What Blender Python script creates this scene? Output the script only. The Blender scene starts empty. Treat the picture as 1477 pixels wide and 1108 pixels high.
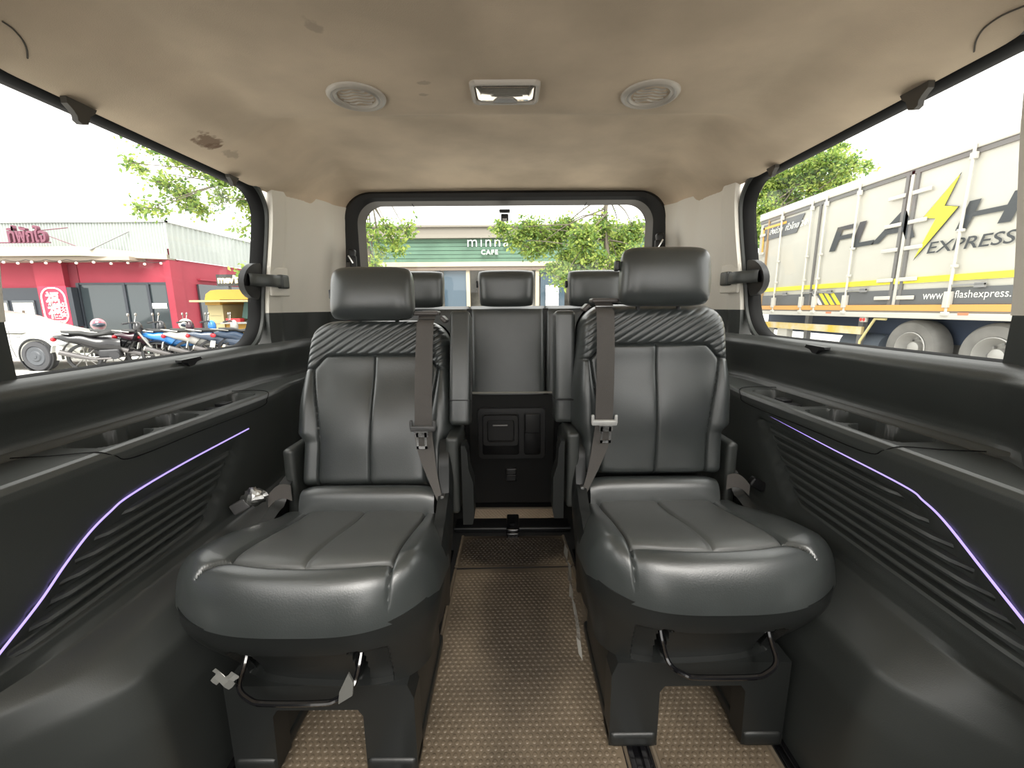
import bpy, bmesh, math, random
from mathutils import Vector, Matrix
PI = math.pi
S = bpy.context.scene
COL = S.collection
# ------------------------------------------------------------------ camera
H = .95
F = 600.0; PIT = math.atan(111 / F); ROL = math.radians(.4)
cd = bpy.data.cameras.new('camera'); cam = bpy.data.objects.new('camera', cd); COL.objects.link(cam)
cd.sensor_width = 36; cd.sensor_fit = 'HORIZONTAL'; cd.lens = 36 * F / 1477; cd.clip_start = .02; cd.clip_end = 300
cam.matrix_world = Matrix.Translation((0, 0, H)) @ Matrix.Rotation(PI / 2 - PIT, 4, 'X') @ Matrix.Rotation(-ROL, 4, 'Z')
S.camera = cam
# ------------------------------------------------------------------ light
w = bpy.data.worlds.new('overcast'); S.world = w; w.use_nodes = True
nt = w.node_tree; bg = nt.nodes['Background']
bg.inputs['Color'].default_value = (1.0, .985, .95, 1); bg.inputs['Strength'].default_value = 1.0
sd = bpy.data.lights.new('sun', 'SUN'); sd.energy = 2.2; sd.angle = math.radians(40); sd.color = (1, .96, .9)
so = bpy.data.objects.new('sun', sd); COL.objects.link(so); so.rotation_euler = (math.radians(42), 0, math.radians(6))
S.view_settings.view_transform = 'Standard'; S.view_settings.look = 'None'
S.view_settings.gamma = 1; S.view_settings.use_curve_mapping = False
S.view_settings.exposure = 1.65
try: S.cycles.max_bounces = 10; S.cycles.diffuse_bounces = 6; S.cycles.transparent_max_bounces = 16
except Exception: pass

# ------------------------------------------------------------------ helpers
def ray(px, py):
    u = (px - 738.5) / F; v = (554 - py) / F
    u, v = u * math.cos(ROL) + v * math.sin(ROL), -u * math.sin(ROL) + v * math.cos(ROL)
    return Vector((u, math.cos(PIT) + math.sin(PIT) * v, -math.sin(PIT) + math.cos(PIT) * v))
def atY(px, py, y): d = ray(px, py); k = y / d.y; return Vector((d.x * k, y, H + d.z * k))
def atX(px, py, x): d = ray(px, py); k = x / d.x; return Vector((x, d.y * k, H + d.z * k))
def atZ(px, py, z): d = ray(px, py); k = (z - H) / d.z; return Vector((d.x * k, d.y * k, z))
def sm(a, b, x):
    t = min(1, max(0, (x - a) / (b - a))); return t * t * (3 - 2 * t)
def lerp(a, b, t): return a + (b - a) * t
def interp(pts, x):
    if x <= pts[0][0]: return pts[0][1]
    for (a, b), (c, d) in zip(pts, pts[1:]):
        if x <= c: return lerp(b, d, (x - a) / (c - a))
    return pts[-1][1]
def sinterp(pts, x):
    if x <= pts[0][0]: return pts[0][1]
    for (a, b), (c, d) in zip(pts, pts[1:]):
        if x <= c: return lerp(b, d, sm(a, c, x))
    return pts[-1][1]
def lin(c): return tuple(((v / 255) / 12.92 if v / 255 <= .04045 else ((v / 255 + .055) / 1.055) ** 2.4) for v in c)
MATS = {}
def M(name, col, rough=.5, metal=0, bump=0, bscale=200, var=0, vscale=4, emit=None, es=1, spec=.5, coat=0, trans=0, alpha=1, var2=None):
    if name in MATS: return MATS[name]
    m = bpy.data.materials.new(name); m.use_nodes = True; MATS[name] = m
    n = m.node_tree; b = n.nodes['Principled BSDF']
    b.inputs['Base Color'].default_value = (*col, 1); b.inputs['Roughness'].default_value = rough
    b.inputs['Metallic'].default_value = metal; b.inputs['Specular IOR Level'].default_value = spec
    b.inputs['Coat Weight'].default_value = coat
    if trans: b.inputs['Transmission Weight'].default_value = trans
    if alpha < 1: b.inputs['Alpha'].default_value = alpha
    if emit: b.inputs['Emission Color'].default_value = (*emit, 1); b.inputs['Emission Strength'].default_value = es
    tc = n.nodes.new('ShaderNodeTexCoord')
    if bump:
        no = n.nodes.new('ShaderNodeTexNoise'); no.inputs['Scale'].default_value = bscale; no.inputs['Detail'].default_value = 3
        n.links.new(tc.outputs['Object'], no.inputs['Vector'])
        bp = n.nodes.new('ShaderNodeBump'); bp.inputs['Strength'].default_value = bump; bp.inputs['Distance'].default_value = .002
        n.links.new(no.outputs['Fac'], bp.inputs['Height']); n.links.new(bp.outputs['Normal'], b.inputs['Normal'])
    if var:
        no = n.nodes.new('ShaderNodeTexNoise'); no.inputs['Scale'].default_value = vscale; no.inputs['Detail'].default_value = 5
        n.links.new(tc.outputs['Object'], no.inputs['Vector'])
        cr = n.nodes.new('ShaderNodeValToRGB'); cr.color_ramp.elements[0].position = .35; cr.color_ramp.elements[1].position = .65
        c2 = var2 or tuple(min(1, c * (1 + var)) for c in col); c1 = col if var2 else tuple(c * (1 - var) for c in col)
        cr.color_ramp.elements[0].color = (*c1, 1); cr.color_ramp.elements[1].color = (*c2, 1)
        n.links.new(no.outputs['Fac'], cr.inputs['Fac']); n.links.new(cr.outputs['Color'], b.inputs['Base Color'])
    return m
def blotch(m, centre, size, col, fac, nscale, sharp=.5, edge=.5):
    """a ragged blotch for stains, dirt and painted shade, fixed in the van's own coordinates"""
    n = m.node_tree; b = n.nodes['Principled BSDF']; g = n.nodes.new('ShaderNodeNewGeometry')
    s = n.nodes.new('ShaderNodeVectorMath'); s.operation = 'SUBTRACT'; s.inputs[1].default_value = centre; n.links.new(g.outputs['Position'], s.inputs[0])
    d = n.nodes.new('ShaderNodeVectorMath'); d.operation = 'DIVIDE'; d.inputs[1].default_value = size; n.links.new(s.outputs[0], d.inputs[0])
    l = n.nodes.new('ShaderNodeVectorMath'); l.operation = 'LENGTH'; n.links.new(d.outputs[0], l.inputs[0])
    no = n.nodes.new('ShaderNodeTexNoise'); no.inputs['Scale'].default_value = nscale; no.inputs['Detail'].default_value = 4; n.links.new(g.outputs['Position'], no.inputs['Vector'])
    a = n.nodes.new('ShaderNodeMath'); a.operation = 'MULTIPLY_ADD'; a.inputs[1].default_value = edge * 2; n.links.new(no.outputs['Fac'], a.inputs[0]); n.links.new(l.outputs['Value'], a.inputs[2])
    mr = n.nodes.new('ShaderNodeMapRange'); mr.interpolation_type = 'SMOOTHSTEP'; mr.inputs['From Min'].default_value = .5 + edge; mr.inputs['From Max'].default_value = .5 + edge + sharp; mr.inputs['To Min'].default_value = fac; mr.inputs['To Max'].default_value = 0
    n.links.new(a.outputs[0], mr.inputs['Value'])
    mx = n.nodes.new('ShaderNodeMix'); mx.data_type = 'RGBA'; n.links.new(mr.outputs[0], mx.inputs['Factor']); mx.inputs['B'].default_value = (*col, 1)
    old = b.inputs['Base Color'].links[0].from_socket if b.inputs['Base Color'].links else None
    if old: n.links.new(old, mx.inputs['A'])
    else: mx.inputs['A'].default_value = b.inputs['Base Color'].default_value
    n.links.new(mx.outputs['Result'], b.inputs['Base Color'])
def glass_mat(name, tint, refl=.05):
    m = bpy.data.materials.new(name); m.use_nodes = True; n = m.node_tree; n.nodes.clear()
    o = n.nodes.new('ShaderNodeOutputMaterial'); t = n.nodes.new('ShaderNodeBsdfTransparent'); t.inputs[0].default_value = (*tint, 1)
    g = n.nodes.new('ShaderNodeBsdfGlossy'); g.inputs['Roughness'].default_value = .02; g.inputs[0].default_value = (1, 1, 1, 1)
    lw = n.nodes.new('ShaderNodeLayerWeight'); fr = n.nodes.new('ShaderNodeMath'); fr.operation = 'POWER'; fr.inputs[1].default_value = 5; f2 = n.nodes.new('ShaderNodeMath'); f2.operation = 'MULTIPLY_ADD'; f2.inputs[1].default_value = .5; f2.inputs[2].default_value = .025; n.links.new(lw.outputs['Facing'], fr.inputs[0]); n.links.new(fr.outputs[0], f2.inputs[0]); fr = f2
    mx = n.nodes.new('ShaderNodeMixShader'); n.links.new(fr.outputs[0], mx.inputs[0]); n.links.new(t.outputs[0], mx.inputs[1]); n.links.new(g.outputs[0], mx.inputs[2])
    n.links.new(mx.outputs[0], o.inputs[0]); MATS[name] = m; return m

class B:
    """collects shapes for ONE mesh"""
    def __init__(s): s.v = []; s.f = []
    def add(s, vs, fs):
        k = len(s.v); s.v += [tuple(v) for v in vs]; s.f += [tuple(i + k for i in f) for f in fs]; return s
    def box(s, c, d, r=0, rot=None):
        bm = bmesh.new(); bmesh.ops.create_cube(bm, size=1)
        for v in bm.verts: v.co = Vector((v.co.x * d[0], v.co.y * d[1], v.co.z * d[2]))
        if r: bmesh.ops.bevel(bm, geom=bm.edges[:], offset=min(r, min(d) * .49), segments=3, profile=.6, affect='EDGES')
        if rot: bmesh.ops.transform(bm, matrix=rot.to_4x4(), verts=bm.verts)
        bmesh.ops.translate(bm, vec=c, verts=bm.verts)
        bm.verts.index_update(); s.add([v.co[:] for v in bm.verts], [[v.index for v in f.verts] for f in bm.faces]); bm.free(); return s
    def bb(s, a, b, r=0): return s.box([(a[i] + b[i]) / 2 for i in range(3)], [abs(b[i] - a[i]) for i in range(3)], r)
    def tube(s, pts, r, n=8, flat=None, caps=True):
        pts = [Vector(p) for p in pts]; rings = []; up = None
        for i, p in enumerate(pts):
            t = (pts[min(i + 1, len(pts) - 1)] - pts[max(i - 1, 0)]).normalized()
            if up is None: up = Vector((0, 0, 1)) if abs(t.z) < .9 else Vector((1, 0, 0))
            a = t.cross(up).normalized(); b_ = a.cross(t).normalized(); up = b_
            rr = r[i] if isinstance(r, (list, tuple)) else r
            fl = flat or 1
            rings.append([p + a * rr * math.cos(2 * PI * k / n) + b_ * rr * fl * math.sin(2 * PI * k / n) for k in range(n)])
        vs = [q for rg in rings for q in rg]; fs = []
        for i in range(len(pts) - 1):
            for k in range(n): fs.append((i * n + k, i * n + (k + 1) % n, (i + 1) * n + (k + 1) % n, (i + 1) * n + k))
        if caps: fs.append(tuple(range(n))[::-1]); fs.append(tuple((len(pts) - 1) * n + k for k in range(n)))
        return s.add(vs, fs)
    def cyl(s, a, b, r, n=24): return s.tube([a, b], r, n)
    def lathe(s, c, axis, prof, n=24):
        """prof: (radius, height along axis)"""
        ax = Vector(axis).normalized(); u = ax.orthogonal().normalized(); v = ax.cross(u); c = Vector(c); vs = []; fs = []
        for (r, h) in prof:
            for k in range(n): vs.append(c + ax * h + (u * math.cos(2 * PI * k / n) + v * math.sin(2 * PI * k / n)) * r)
        for i in range(len(prof) - 1):
            for k in range(n): fs.append((i * n + k, i * n + (k + 1) % n, (i + 1) * n + (k + 1) % n, (i + 1) * n + k))
        return s.add(vs, fs)
    def prism(s, pts, off):
        """planar polygon pts extruded by vector off"""
        off = Vector(off); n = len(pts); a = [Vector(p) for p in pts]
        return s.add(a + [p + off for p in a], [tuple(range(n))[::-1], tuple(range(n, 2 * n))] + [(k, (k + 1) % n, n + (k + 1) % n, n + k) for k in range(n)])
    def sph(s, c, r, n=12, m=8, sq=(1, 1, 1)):
        vs = []; fs = []
        for i in range(m + 1):
            for k in range(n):
                t = PI * i / m; vs.append((c[0] + r * sq[0] * math.sin(t) * math.cos(2 * PI * k / n), c[1] + r * sq[1] * math.sin(t) * math.sin(2 * PI * k / n), c[2] + r * sq[2] * math.cos(t)))
        for i in range(m):
            for k in range(n): fs.append((i * n + k, (i + 1) * n + k, (i + 1) * n + (k + 1) % n, i * n + (k + 1) % n))
        return s.add(vs, fs)
    def grid(s, nu, nv, f, cu=False, skip=None):
        vs = [f(i / nu, j / nv) for j in range(nv + 1) for i in range(nu + (0 if cu else 1))]; w_ = nu + (0 if cu else 1)
        fs = []
        for j in range(nv):
            for i in range(nu):
                if skip and skip((i + .5) / nu, (j + .5) / nv): continue
                fs.append((j * w_ + i, j * w_ + (i + 1) % w_, (j + 1) * w_ + (i + 1) % w_, (j + 1) * w_ + i))
        return s.add(vs, fs)
    def mir(s, m):
        if m < 0: s.v = [(-v[0], v[1], v[2]) for v in s.v]; s.f = [f[::-1] for f in s.f]
        return s

def wloc(o):
    v = Vector((0, 0, 0))
    while o: v += o.location; o = o.parent
    return v
def obj(name, b, m, parent=None, smooth=True, local=False, fix=True, weld=True, auto=40):
    me = bpy.data.meshes.new(name)
    off = Vector((0, 0, 0)) if (local or not parent) else wloc(parent)
    me.from_pydata([tuple(Vector(v) - off) for v in b.v], [], b.f)
    bm = bmesh.new(); bm.from_mesh(me)
    if weld: bmesh.ops.remove_doubles(bm, verts=bm.verts, dist=1e-5)
    if fix: bmesh.ops.recalc_face_normals(bm, faces=bm.faces)
    if smooth:
        for f in bm.faces: f.smooth = True
        if auto:
            th = math.radians(auto)
            for e in bm.edges:
                if len(e.link_faces) == 2 and e.calc_face_angle(0) > th: e.smooth = False
    bm.to_mesh(me); bm.free()
    me.materials.append(m)
    o = bpy.data.objects.new(name, me); COL.objects.link(o)
    if parent: o.parent = parent
    return o
def tag(o, label=None, cat=None, group=None, kind=None):
    if label: o['label'] = label
    if cat: o['category'] = cat
    if group: o['group'] = group
    if kind: o['kind'] = kind
    return o
def thing(name, label, cat, loc=(0, 0, 0), group=None, rz=0):
    o = bpy.data.objects.new(name, None); COL.objects.link(o); o.location = loc; o.rotation_euler.z = rz; o.empty_display_size = .1
    return tag(o, label, cat, group)
def struct(name, b, m, parent=None, **k):
    o = obj(name, b, m, parent, **k)
    if not parent: o['kind'] = 'structure'
    return o
def text(name, body, size, m, origin, right, up, parent, depth=.01, shear=0, bold=0, align='LEFT', sx=1, spacing=1):
    cu = bpy.data.curves.new(name, 'FONT'); cu.body = body; cu.size = size; cu.extrude = depth; cu.shear = shear; cu.offset = bold; cu.align_x = align; cu.space_character = spacing
    cu.resolution_u = 4
    t = bpy.data.objects.new(name, cu); COL.objects.link(t)
    dg = bpy.context.evaluated_depsgraph_get(); me = bpy.data.meshes.new_from_object(t.evaluated_get(dg)); bpy.data.objects.remove(t)
    r = Vector(right).normalized(); u = Vector(up).normalized(); n = r.cross(u)
    off = wloc(parent) if parent else Vector((0, 0, 0))
    me.transform(Matrix.Translation(Vector(origin) - off) @ Matrix(((r.x, u.x, n.x), (r.y, u.y, n.y), (r.z, u.z, n.z))).to_4x4() @ Matrix.Diagonal((sx, 1, 1, 1)))
    me.materials.clear(); me.materials.append(m)
    o = bpy.data.objects.new(name, me); COL.objects.link(o); o.parent = parent
    return o
R = random.Random(7)

# ------------------------------------------------------------------ materials
leather = M('black_leather', (.045, .051, .050), .34, bump=.15, bscale=420, var=.15, vscale=6, spec=.85)
leather2 = M('black_leather_perforated', (.070, .074, .070), .38, bump=.5, bscale=900, spec=.85)
for lm_ in (leather, leather2):
    b_ = lm_.node_tree.nodes['Principled BSDF']; b_.inputs['Coat Weight'].default_value = .35; b_.inputs['Coat Roughness'].default_value = .28
plast = M('dark_grey_plastic', (.042, .046, .0435), .38, bump=.12, bscale=600, spec=.7)
plastb = M('dark_grey_base_plastic', (.014, .0155, .015), .38, bump=.08, bscale=500)
black = M('black_plastic', (.008, .008, .009), .45)
rubber = M('black_rubber', (.004, .004, .004), .7, spec=.2)
gloss = M('gloss_black', (.006, .006, .007), .12, coat=.5)
belt_m = M('belt_webbing', (.10, .092, .085), .7, bump=.3, bscale=700)
chrome = M('chrome', (.75, .75, .75), .2, 1)
steel = M('brushed_steel', (.35, .35, .35), .35, 1)
beige = M('beige_pillar_plastic', (.78, .74, .66), .6, bump=.1, bscale=300)
liner = M('headliner_fabric', (.56, .45, .33), .9, bump=.25, bscale=500, var=.16, vscale=3.5)
for c_, s_ in (((295, 176), (.035, .06, .2)), ((305, 184), (.02, .03, .2)), ((452, 50), (.018, .03, .2)), ((610, 130), (.02, .012, .2)), ((612, 147), (.02, .01, .2)), ((330, 200), (.02, .05, .2))):
    blotch(liner, tuple(atZ(*c_, 1.415)), s_, (.16, .09, .05) if c_[0] < 320 else (.26, .20, .15), .8 if c_[0] < 320 else .45, 55, .35, .7)
lamp_m = M('lamp_plastic', (.42, .38, .33), .4)
mat_m = M('tan_rubber_mat', (.15, .117, .08), .45, var=.22, vscale=6)
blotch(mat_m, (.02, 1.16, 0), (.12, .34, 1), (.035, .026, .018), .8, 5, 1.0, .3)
blotch(mat_m, (.0, 1.52, 0), (.34, .17, 1), (.02, .015, .011), .9, 4, .5, .3)  # shade over the rear mat piece, painted into the rubber colour
mat_edge = M('tan_mat_edge', (.15, .12, .085), .6)
carpet = M('charcoal_carpet', (.012, .012, .012), .95, bump=.5, bscale=400)
led_m = M('violet_light_strip', (.2, .18, .4), .4, emit=(.20, .15, .46), es=1.0)
glass = glass_mat('window_glass', (.93, .95, .94))
film = M('clear_plastic_film', (.7, .7, .7), .15, alpha=.45, spec=.8)
foil = M('silver_wrapper', (.7, .7, .68), .3, 1, bump=1, bscale=60)

# ------------------------------------------------------------------ van shell
VC = -.025
def pil(y):        # half width of the wall at belt height along the car
    return .885 - sinterp([(1.42, 0), (1.56, .025), (1.75, .05), (1.9, .08), (2.0, .135)], y) - .05 * sm(.70, .56, y) if y > .5 else .835
def hw(y, z):      # upper wall leans in
    return pil(y) - .06 * sm(.86, 1.36, z) * (1 if y > .5 else 1)
def side(m): return (lambda h, y, z: (VC + m * h, y, z))
ceil_z = lambda y: sinterp([(-1.3, 1.36), (0, 1.42), (1.13, 1.424), (1.32, 1.478), (1.75, 1.478), (2.0, 1.452)], y)
def ceil_pt(u, v):
    y = lerp(-.33, 2.0, v); a = 2 * u - 1; k = abs(a)
    hx = hw(y, 1.36) + .018
    zc = ceil_z(y); e0_ = 1.347 if a < 0 else 1.363; ze = e0_ if y < 1.5 else lerp(e0_, 1.37, sm(1.5, 2, y))
    x = hx * k; rr_ = sm(1.45, 1.95, y)
    kk = lerp(1, .45, sm(1.4, 1.95, y)); d = (hx - x) / kk
    tt = min(1, (hx - x) / .13)
    z = lerp(ze, 1.335, rr_) + (zc - lerp(ze, 1.335, rr_)) * lerp(sm(.0, .19, d) * .55 + .45 * sm(.13, .26, d), (1 - (1 - tt) ** 2.2) ** (1 / 2.2), rr_) + .006 * math.cos(a * PI / 2)
    return (VC + math.copysign(x, a), y, z)
struct('ceiling', B().grid(140, 110, ceil_pt), liner, fix=False)
ceiling = bpy.data.objects['ceiling']
# floor
struct('floor', B().grid(4, 4, lambda u, v: (VC + lerp(-.95, .95, u), lerp(-1.3, 2.1, v), 0)).grid(1, 1, lambda u, v: (VC + lerp(-.95, .95, u), lerp(-1.3, 2.1, v), -.06)), carpet)
floor = bpy.data.objects['floor']
for x0 in (-.262, .262, -.575, .595):          # seat tracks
    obj('seat_track', B().bb((x0 - .028, -.4, .0), (x0 + .028, 1.5, .006), .002).bb((x0 - .02, -.4, .005), (x0 - .008, 1.5, .016), .002).bb((x0 + .008, -.4, .005), (x0 + .02, 1.5, .016), .002), gloss, floor)

def _led(a, k): return [(y * k, H - (H - z) * k) for y, z in a]
LED = {-1: [(.33, .40)] + _led([(.554, .429), (.619, .470), (.665, .506), (.714, .539), (.76, .559), (.807, .572), (.95, .585), (1.206, .596)], .943),
       1: [(.33, .44)] + _led([(.536, .487), (.595, .527), (.668, .577), (.71, .596), (.753, .607), (.95, .618), (1.173, .632)], .927)}
def catmull(pts, n=10):
    pts = [Vector(p) for p in pts]; out = []
    for i in range(len(pts) - 1):
        p0 = pts[max(i - 1, 0)]; p1 = pts[i]; p2 = pts[i + 1]; p3 = pts[min(i + 2, len(pts) - 1)]
        for k in range(n):
            t = k / n; out.append(.5 * ((2 * p1) + (p2 - p0) * t + (2 * p0 - 5 * p1 + 4 * p2 - p3) * t * t + (3 * p1 - p0 - 3 * p2 + p3) * t ** 3))
    out.append(pts[-1]); return out
def make_side(m):
    nm = 'wall_left' if m < 0 else 'wall_right'; P = side(m)
    # upper strip: sill down to the shelf
    ZB = .826 if m < 0 else .848; ZT = 1.342 if m < 0 else 1.358
    up = [(.0, ZB), (-.012, ZB - .006), (-.024, ZB - .016), (-.032, ZB - .028), (-.030, ZB - .05), (-.022, .758), (-.014, .73), (-.014, .712), (-.020, .700), (-.030, .694)]
    def up_pt(u, v):
        y = lerp(-.35, 2.0, u); k = v * (len(up) - 1); i = min(int(k), len(up) - 2); t = k - i
        dx = lerp(up[i][0], up[i + 1][0], t); z = lerp(up[i][1], up[i + 1][1], t)
        fade = 1 - .6 * sm(1.45, 1.8, y)
        h = pil(y) + dx * fade
        return P(h, y, z)
    root = struct(nm, B().grid(160, 27, up_pt), plast, fix=False)
    # lower panel
    AR = -.305 if m < 0 else -.272
    lo = [(-.150, .694), (-.157, .691), (-.163, .683), (-.165, .670), (-.162, .61), (-.160, .43), (-.163, .412), (-.172, .398), (AR + .075, .375), (AR + .03, .33), (AR + .01, .25), (AR + .004, .16), (AR, .06), (AR, 0)]
    lo2 = [(-.150, .694), (-.157, .691), (-.163, .683), (-.165, .670), (-.162, .61), (-.160, .43), (-.158, .40), (-.140, .37), (-.135, .34), (-.135, .28), (-.14, .22), (-.15, .14), (-.161, .06), (-.161, 0)]
    def arch(y): return sm(.42, .62, y) * (1 - sm(1.25, 1.6, y))
    def prof(y, v):
        k = v * (len(lo) - 1); i = min(int(k), len(lo) - 2); t = k - i
        a = arch(y)
        dx = lerp(lerp(lo2[i][0], lo[i][0], a), lerp(lo2[i + 1][0], lo[i + 1][0], a), t); z = lerp(lo[i][1], lo[i + 1][1], t)
        return dx, z
    def lo_pt(u, v):
        y = lerp(-.35, 2.0, u); dx, z = prof(y, v)
        base = .885 if y < 1.4 else pil(y) 
        # the shelf narrows towards the rear
        e = sm(1.2, 1.75, y)
        h = base + lerp(dx, max(dx, -.07), e * .9)
        # grille recess
        f = LED[m]; led_z = interp([(a, b) for a, b in f], y)
        yr = .975 + (z - .46) * .95
        rec = sm(.0, .012, led_z - .012 - z) * sm(.427 if m < 0 else .447, .435 if m < 0 else .455, z) * (1 - sm(yr - .01, yr + .01, y)) * sm(.45, .5, y)
        return P(h + .012 * rec, y, z)
    obj('lower_side_panel', B().grid(260, 90, lo_pt), plast, root, fix=False)
    # shelf with cup wells
    def well(y, q):   # q 0 at inner lip, 1 at wall side
        d = 0
        def lobe(yc, ry, qc, rq, dep, p=4):
            e = abs((y - yc) / ry) ** p + abs((q - qc) / rq) ** p
            return dep * (1 - sm(.75, 1.05, e))
        d = max(lobe(.812, .062, .46, .40, .065), lobe(.945, .062, .46, .40, .065), lobe(.88, .06, .58, .20, .045, 6),
                lobe(1.145, .108, .50, .36, .035, 6))
        return d
    def sh_pt(u, v):
        y = lerp(.45, 1.8, u); e = sm(1.2, 1.75, y); base = .885 if y < 1.4 else pil(y)
        hi = (pil(y) if y > 1.4 else .885) - .030 * (1 - .6 * sm(1.45, 1.8, y)) + .004; ho = base + lerp(-.150, -.07, e * .9)
        q = v; h = lerp(ho, hi, q)
        return P(h, y, .694 + .001 * q - well(y, q) - .004 * math.exp(-((q - .90) / .03) ** 2) + .010 * sm(.93, 1, q))
    obj('shelf_with_cup_wells', B().grid(330, 44, sh_pt), plast, root, fix=False)
    # tray outline seam and switch in the rear pocket
    ring = [P(.855, 1.28, .6965), P(.78, 1.29, .6965), P(.735, 1.27, .694), P(.7222, 1.24, .680), P(.7190, 1.2, .664), P(.7190, .95, .664), P(.7190, .78, .664), P(.7222, .745, .680), P(.735, .725, .694), P(.79, .70, .6965), P(.85, .69, .6965)]
    obj('tray_seam', B().tube(catmull([(r[0] , r[1], r[2] + .0005) for r in ring], 6), .0011, 5), rubber, root)
    obj('tray_switch', B().box(P(.80, 1.16, .682), (.03, .034, .012), .003).box(P(.80, 1.12, .676), (.04, .03, .012), .005), black, root)
    # lower lip catching light at the front end of the shelf
    # light strip
    pts = []
    for (y, z) in LED[m]:
        if y > .4: pts.append(P(.7225, y, z))
    obj('light_strip', B().tube(catmull(pts, 8), .0018, 6), led_m, root)
    # slats
    zs = [.441 + .021 * i for i in range(7)] if m < 0 else [.465 + .021 * i for i in range(8)]
    for z in zs:
        y0 = .45
        while interp(LED[m], y0) < z + .016 and y0 < 1.0: y0 += .005
        y1 = .965 + (z - .46) * .95
        if y1 - y0 < .05: continue
        def sl(u, v, z=z, y0=y0, y1=y1):
            y = lerp(y0 + .01, y1, u); zz = z + .012 * (u - .5) + 0
            prof_ = [(0, .0075), (-.012, .005), (-.0145, .0), (-.010, -.003), (0, -.0055)]
            k = v * 4; i = min(int(k), 3); t = k - i
            e = min(1, min(u, 1 - u) * 14)
            return P(.736 + lerp(prof_[i][0], prof_[i + 1][0], t) * e, y, zz + lerp(prof_[i][1], prof_[i + 1][1], t))
        obj('slat', B().grid(16, 8, sl), plast, root, fix=False)
    # rear pillar trim, beige above dark
    def pt(z0, z1, dz=0):
        def f(u, v):
            y = 1.538 if u < .01 else lerp(1.530, 2.0, u); z = lerp(z0, z1, v)
            if u < .01: return P(hw(y, z) + .075, y, z)
            h = hw(y, z) + .012 * sm(1.60, 1.64, y) * (1 - sm(1.78, 1.85, y))
            return P(h, y, z)
        return f
    obj('rear_pillar_trim', B().grid(60, 30, pt(.935, 1.39)), beige, root, fix=False)
    obj('dark_pillar_base', B().grid(60, 12, pt(ZB - .005, .935)), plast, root, fix=False)
    # front pillar
    YO = 0 if m < 0 else -.032
    def fp(z0, z1):
        def f(u, v):
            y = lerp(.40, .755, u) + YO; z = lerp(z0, z1, v)
            h = .885 - .06 * sm(.86, 1.36, z) - .05 * sm(.69, .55, y - YO) - .006 * (1 - sm(.710, .727, y - YO))
            return P(h, y, z)
        return f
    obj('front_pillar_trim', B().grid(24, 20, fp(.93, 1.37)), beige, root, fix=False)
    def fpb(u, v):
        y = lerp(.40, .755, u) + YO; z = lerp(.60, .93, v)
        h = .885 - .05 * sm(.70, .56, y - YO) - .006 * (1 - sm(.715, .732, y - YO)) - .055 * sm(.93, .66, z) ** 1.3 * (1 - sm(.56, .72, y))
        return P(h, y, z)
    obj('front_pillar_base', B().grid(30, 30, fpb), plast, root, fix=False)
    # seam arc where the front pillar meets the headliner
    hx = .8
    # ---- window
    win = thing('window_1' if m < 0 else 'window_2', None, None, P(.86, 1.13, .855)); win['kind'] = 'structure'
    def loop(off, hin, n=96):
        y0, y1, z0, z1 = (.708 if m < 0 else .676) - off, 1.524 + off * .45, ZB - off, ZT + off
        rad = [(.10, y0, z1), (.085, y1, z1), (.10, y1, z0), (.05, y0, z0)]
        out = []
        corners = [(y0, z1, .10, PI, PI / 2), (y1, z1, .085, PI / 2, 0), (y1, z0, .12, 0, -PI / 2), (y0, z0, .05, -PI / 2, -PI)]
        sgn = [(1, -1), (-1, -1), (-1, 1), (1, 1)]
        for (cy, cz, r, a0, a1), (sy, sz) in zip(corners, sgn):
            r += off
            for k in range(13):
                a = lerp(a0, a1, k / 12); out.append((cy + sy * r + r * math.cos(a), cz + sz * r + r * math.sin(a)))
        # densify long edges
        den = []
        for i in range(len(out)):
            p = out[i]; q = out[(i + 1) % len(out)]; den.append(p)
            L_ = math.hypot(p[0] - q[0], p[1] - q[1])
            if L_ > .05:
                for k in range(1, 12): den.append((lerp(p[0], q[0], k / 12), lerp(p[1], q[1], k / 12)))
        return [P(.885 - .06 * sm(.86, 1.36, z) + hin, y, z) for (y, z) in den]
    def ringmesh(loops):
        b = B(); n = len(loops[0])
        b.add([p for l in loops for p in l], [(i * n + k, i * n + (k + 1) % n, (i + 1) * n + (k + 1) % n, (i + 1) * n + k) for i in range(len(loops) - 1) for k in range(n)])
        return b
    obj('window_rubber', ringmesh([loop(.0, .045), loop(-.004, .02), loop(.004, .006), loop(.012, .0)]), rubber, win, fix=False)
    obj('window_surround', ringmesh([loop(.012, .0), loop(.018, -.008), loop(.03, -.010), loop(.042, -.006), loop(.05, .006)]), plast, win, fix=False)
    gb = B(); gl = loop(-.002, .035); gb.add(gl, [tuple(range(len(gl)))])
    obj('pane', gb, glass, win, smooth=False)
    # latch arm and its black round housing on the glass edge
    lt = B()
    c = P(.862, 1.478, 1.075)
    lt.prism([P(.852, 1.51 + .0 * k, 1.075) if False else P(.862 - .06 * sm(.86, 1.36, 1.045 + .062 * math.sin(a)) + .022, 1.51 - .085 * math.cos(a) * (1 if math.cos(a) > 0 else .2), 1.045 + .062 * math.sin(a)) for k in range(24) for a in [2 * PI * k / 24]], (m * .02, 0, 0))
    obj('latch_housing', lt, black, win)
    def armf(u, v):
        a = 2 * PI * v; c_, s_ = math.cos(a), math.sin(a)
        r_ = (abs(c_) ** 5 + abs(s_) ** 5) ** -.2
        return P(.866 - .040 * sm(0, .6, u) + .009 * r_ * c_, 1.445 + .15 * u, 1.048 + .021 * r_ * s_)
    arm = B().grid(16, 20, armf); arm.box(P(.824, 1.592, 1.048), (.024, .05, .050), .008)
    obj('latch_arm', arm, plast, win)
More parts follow.
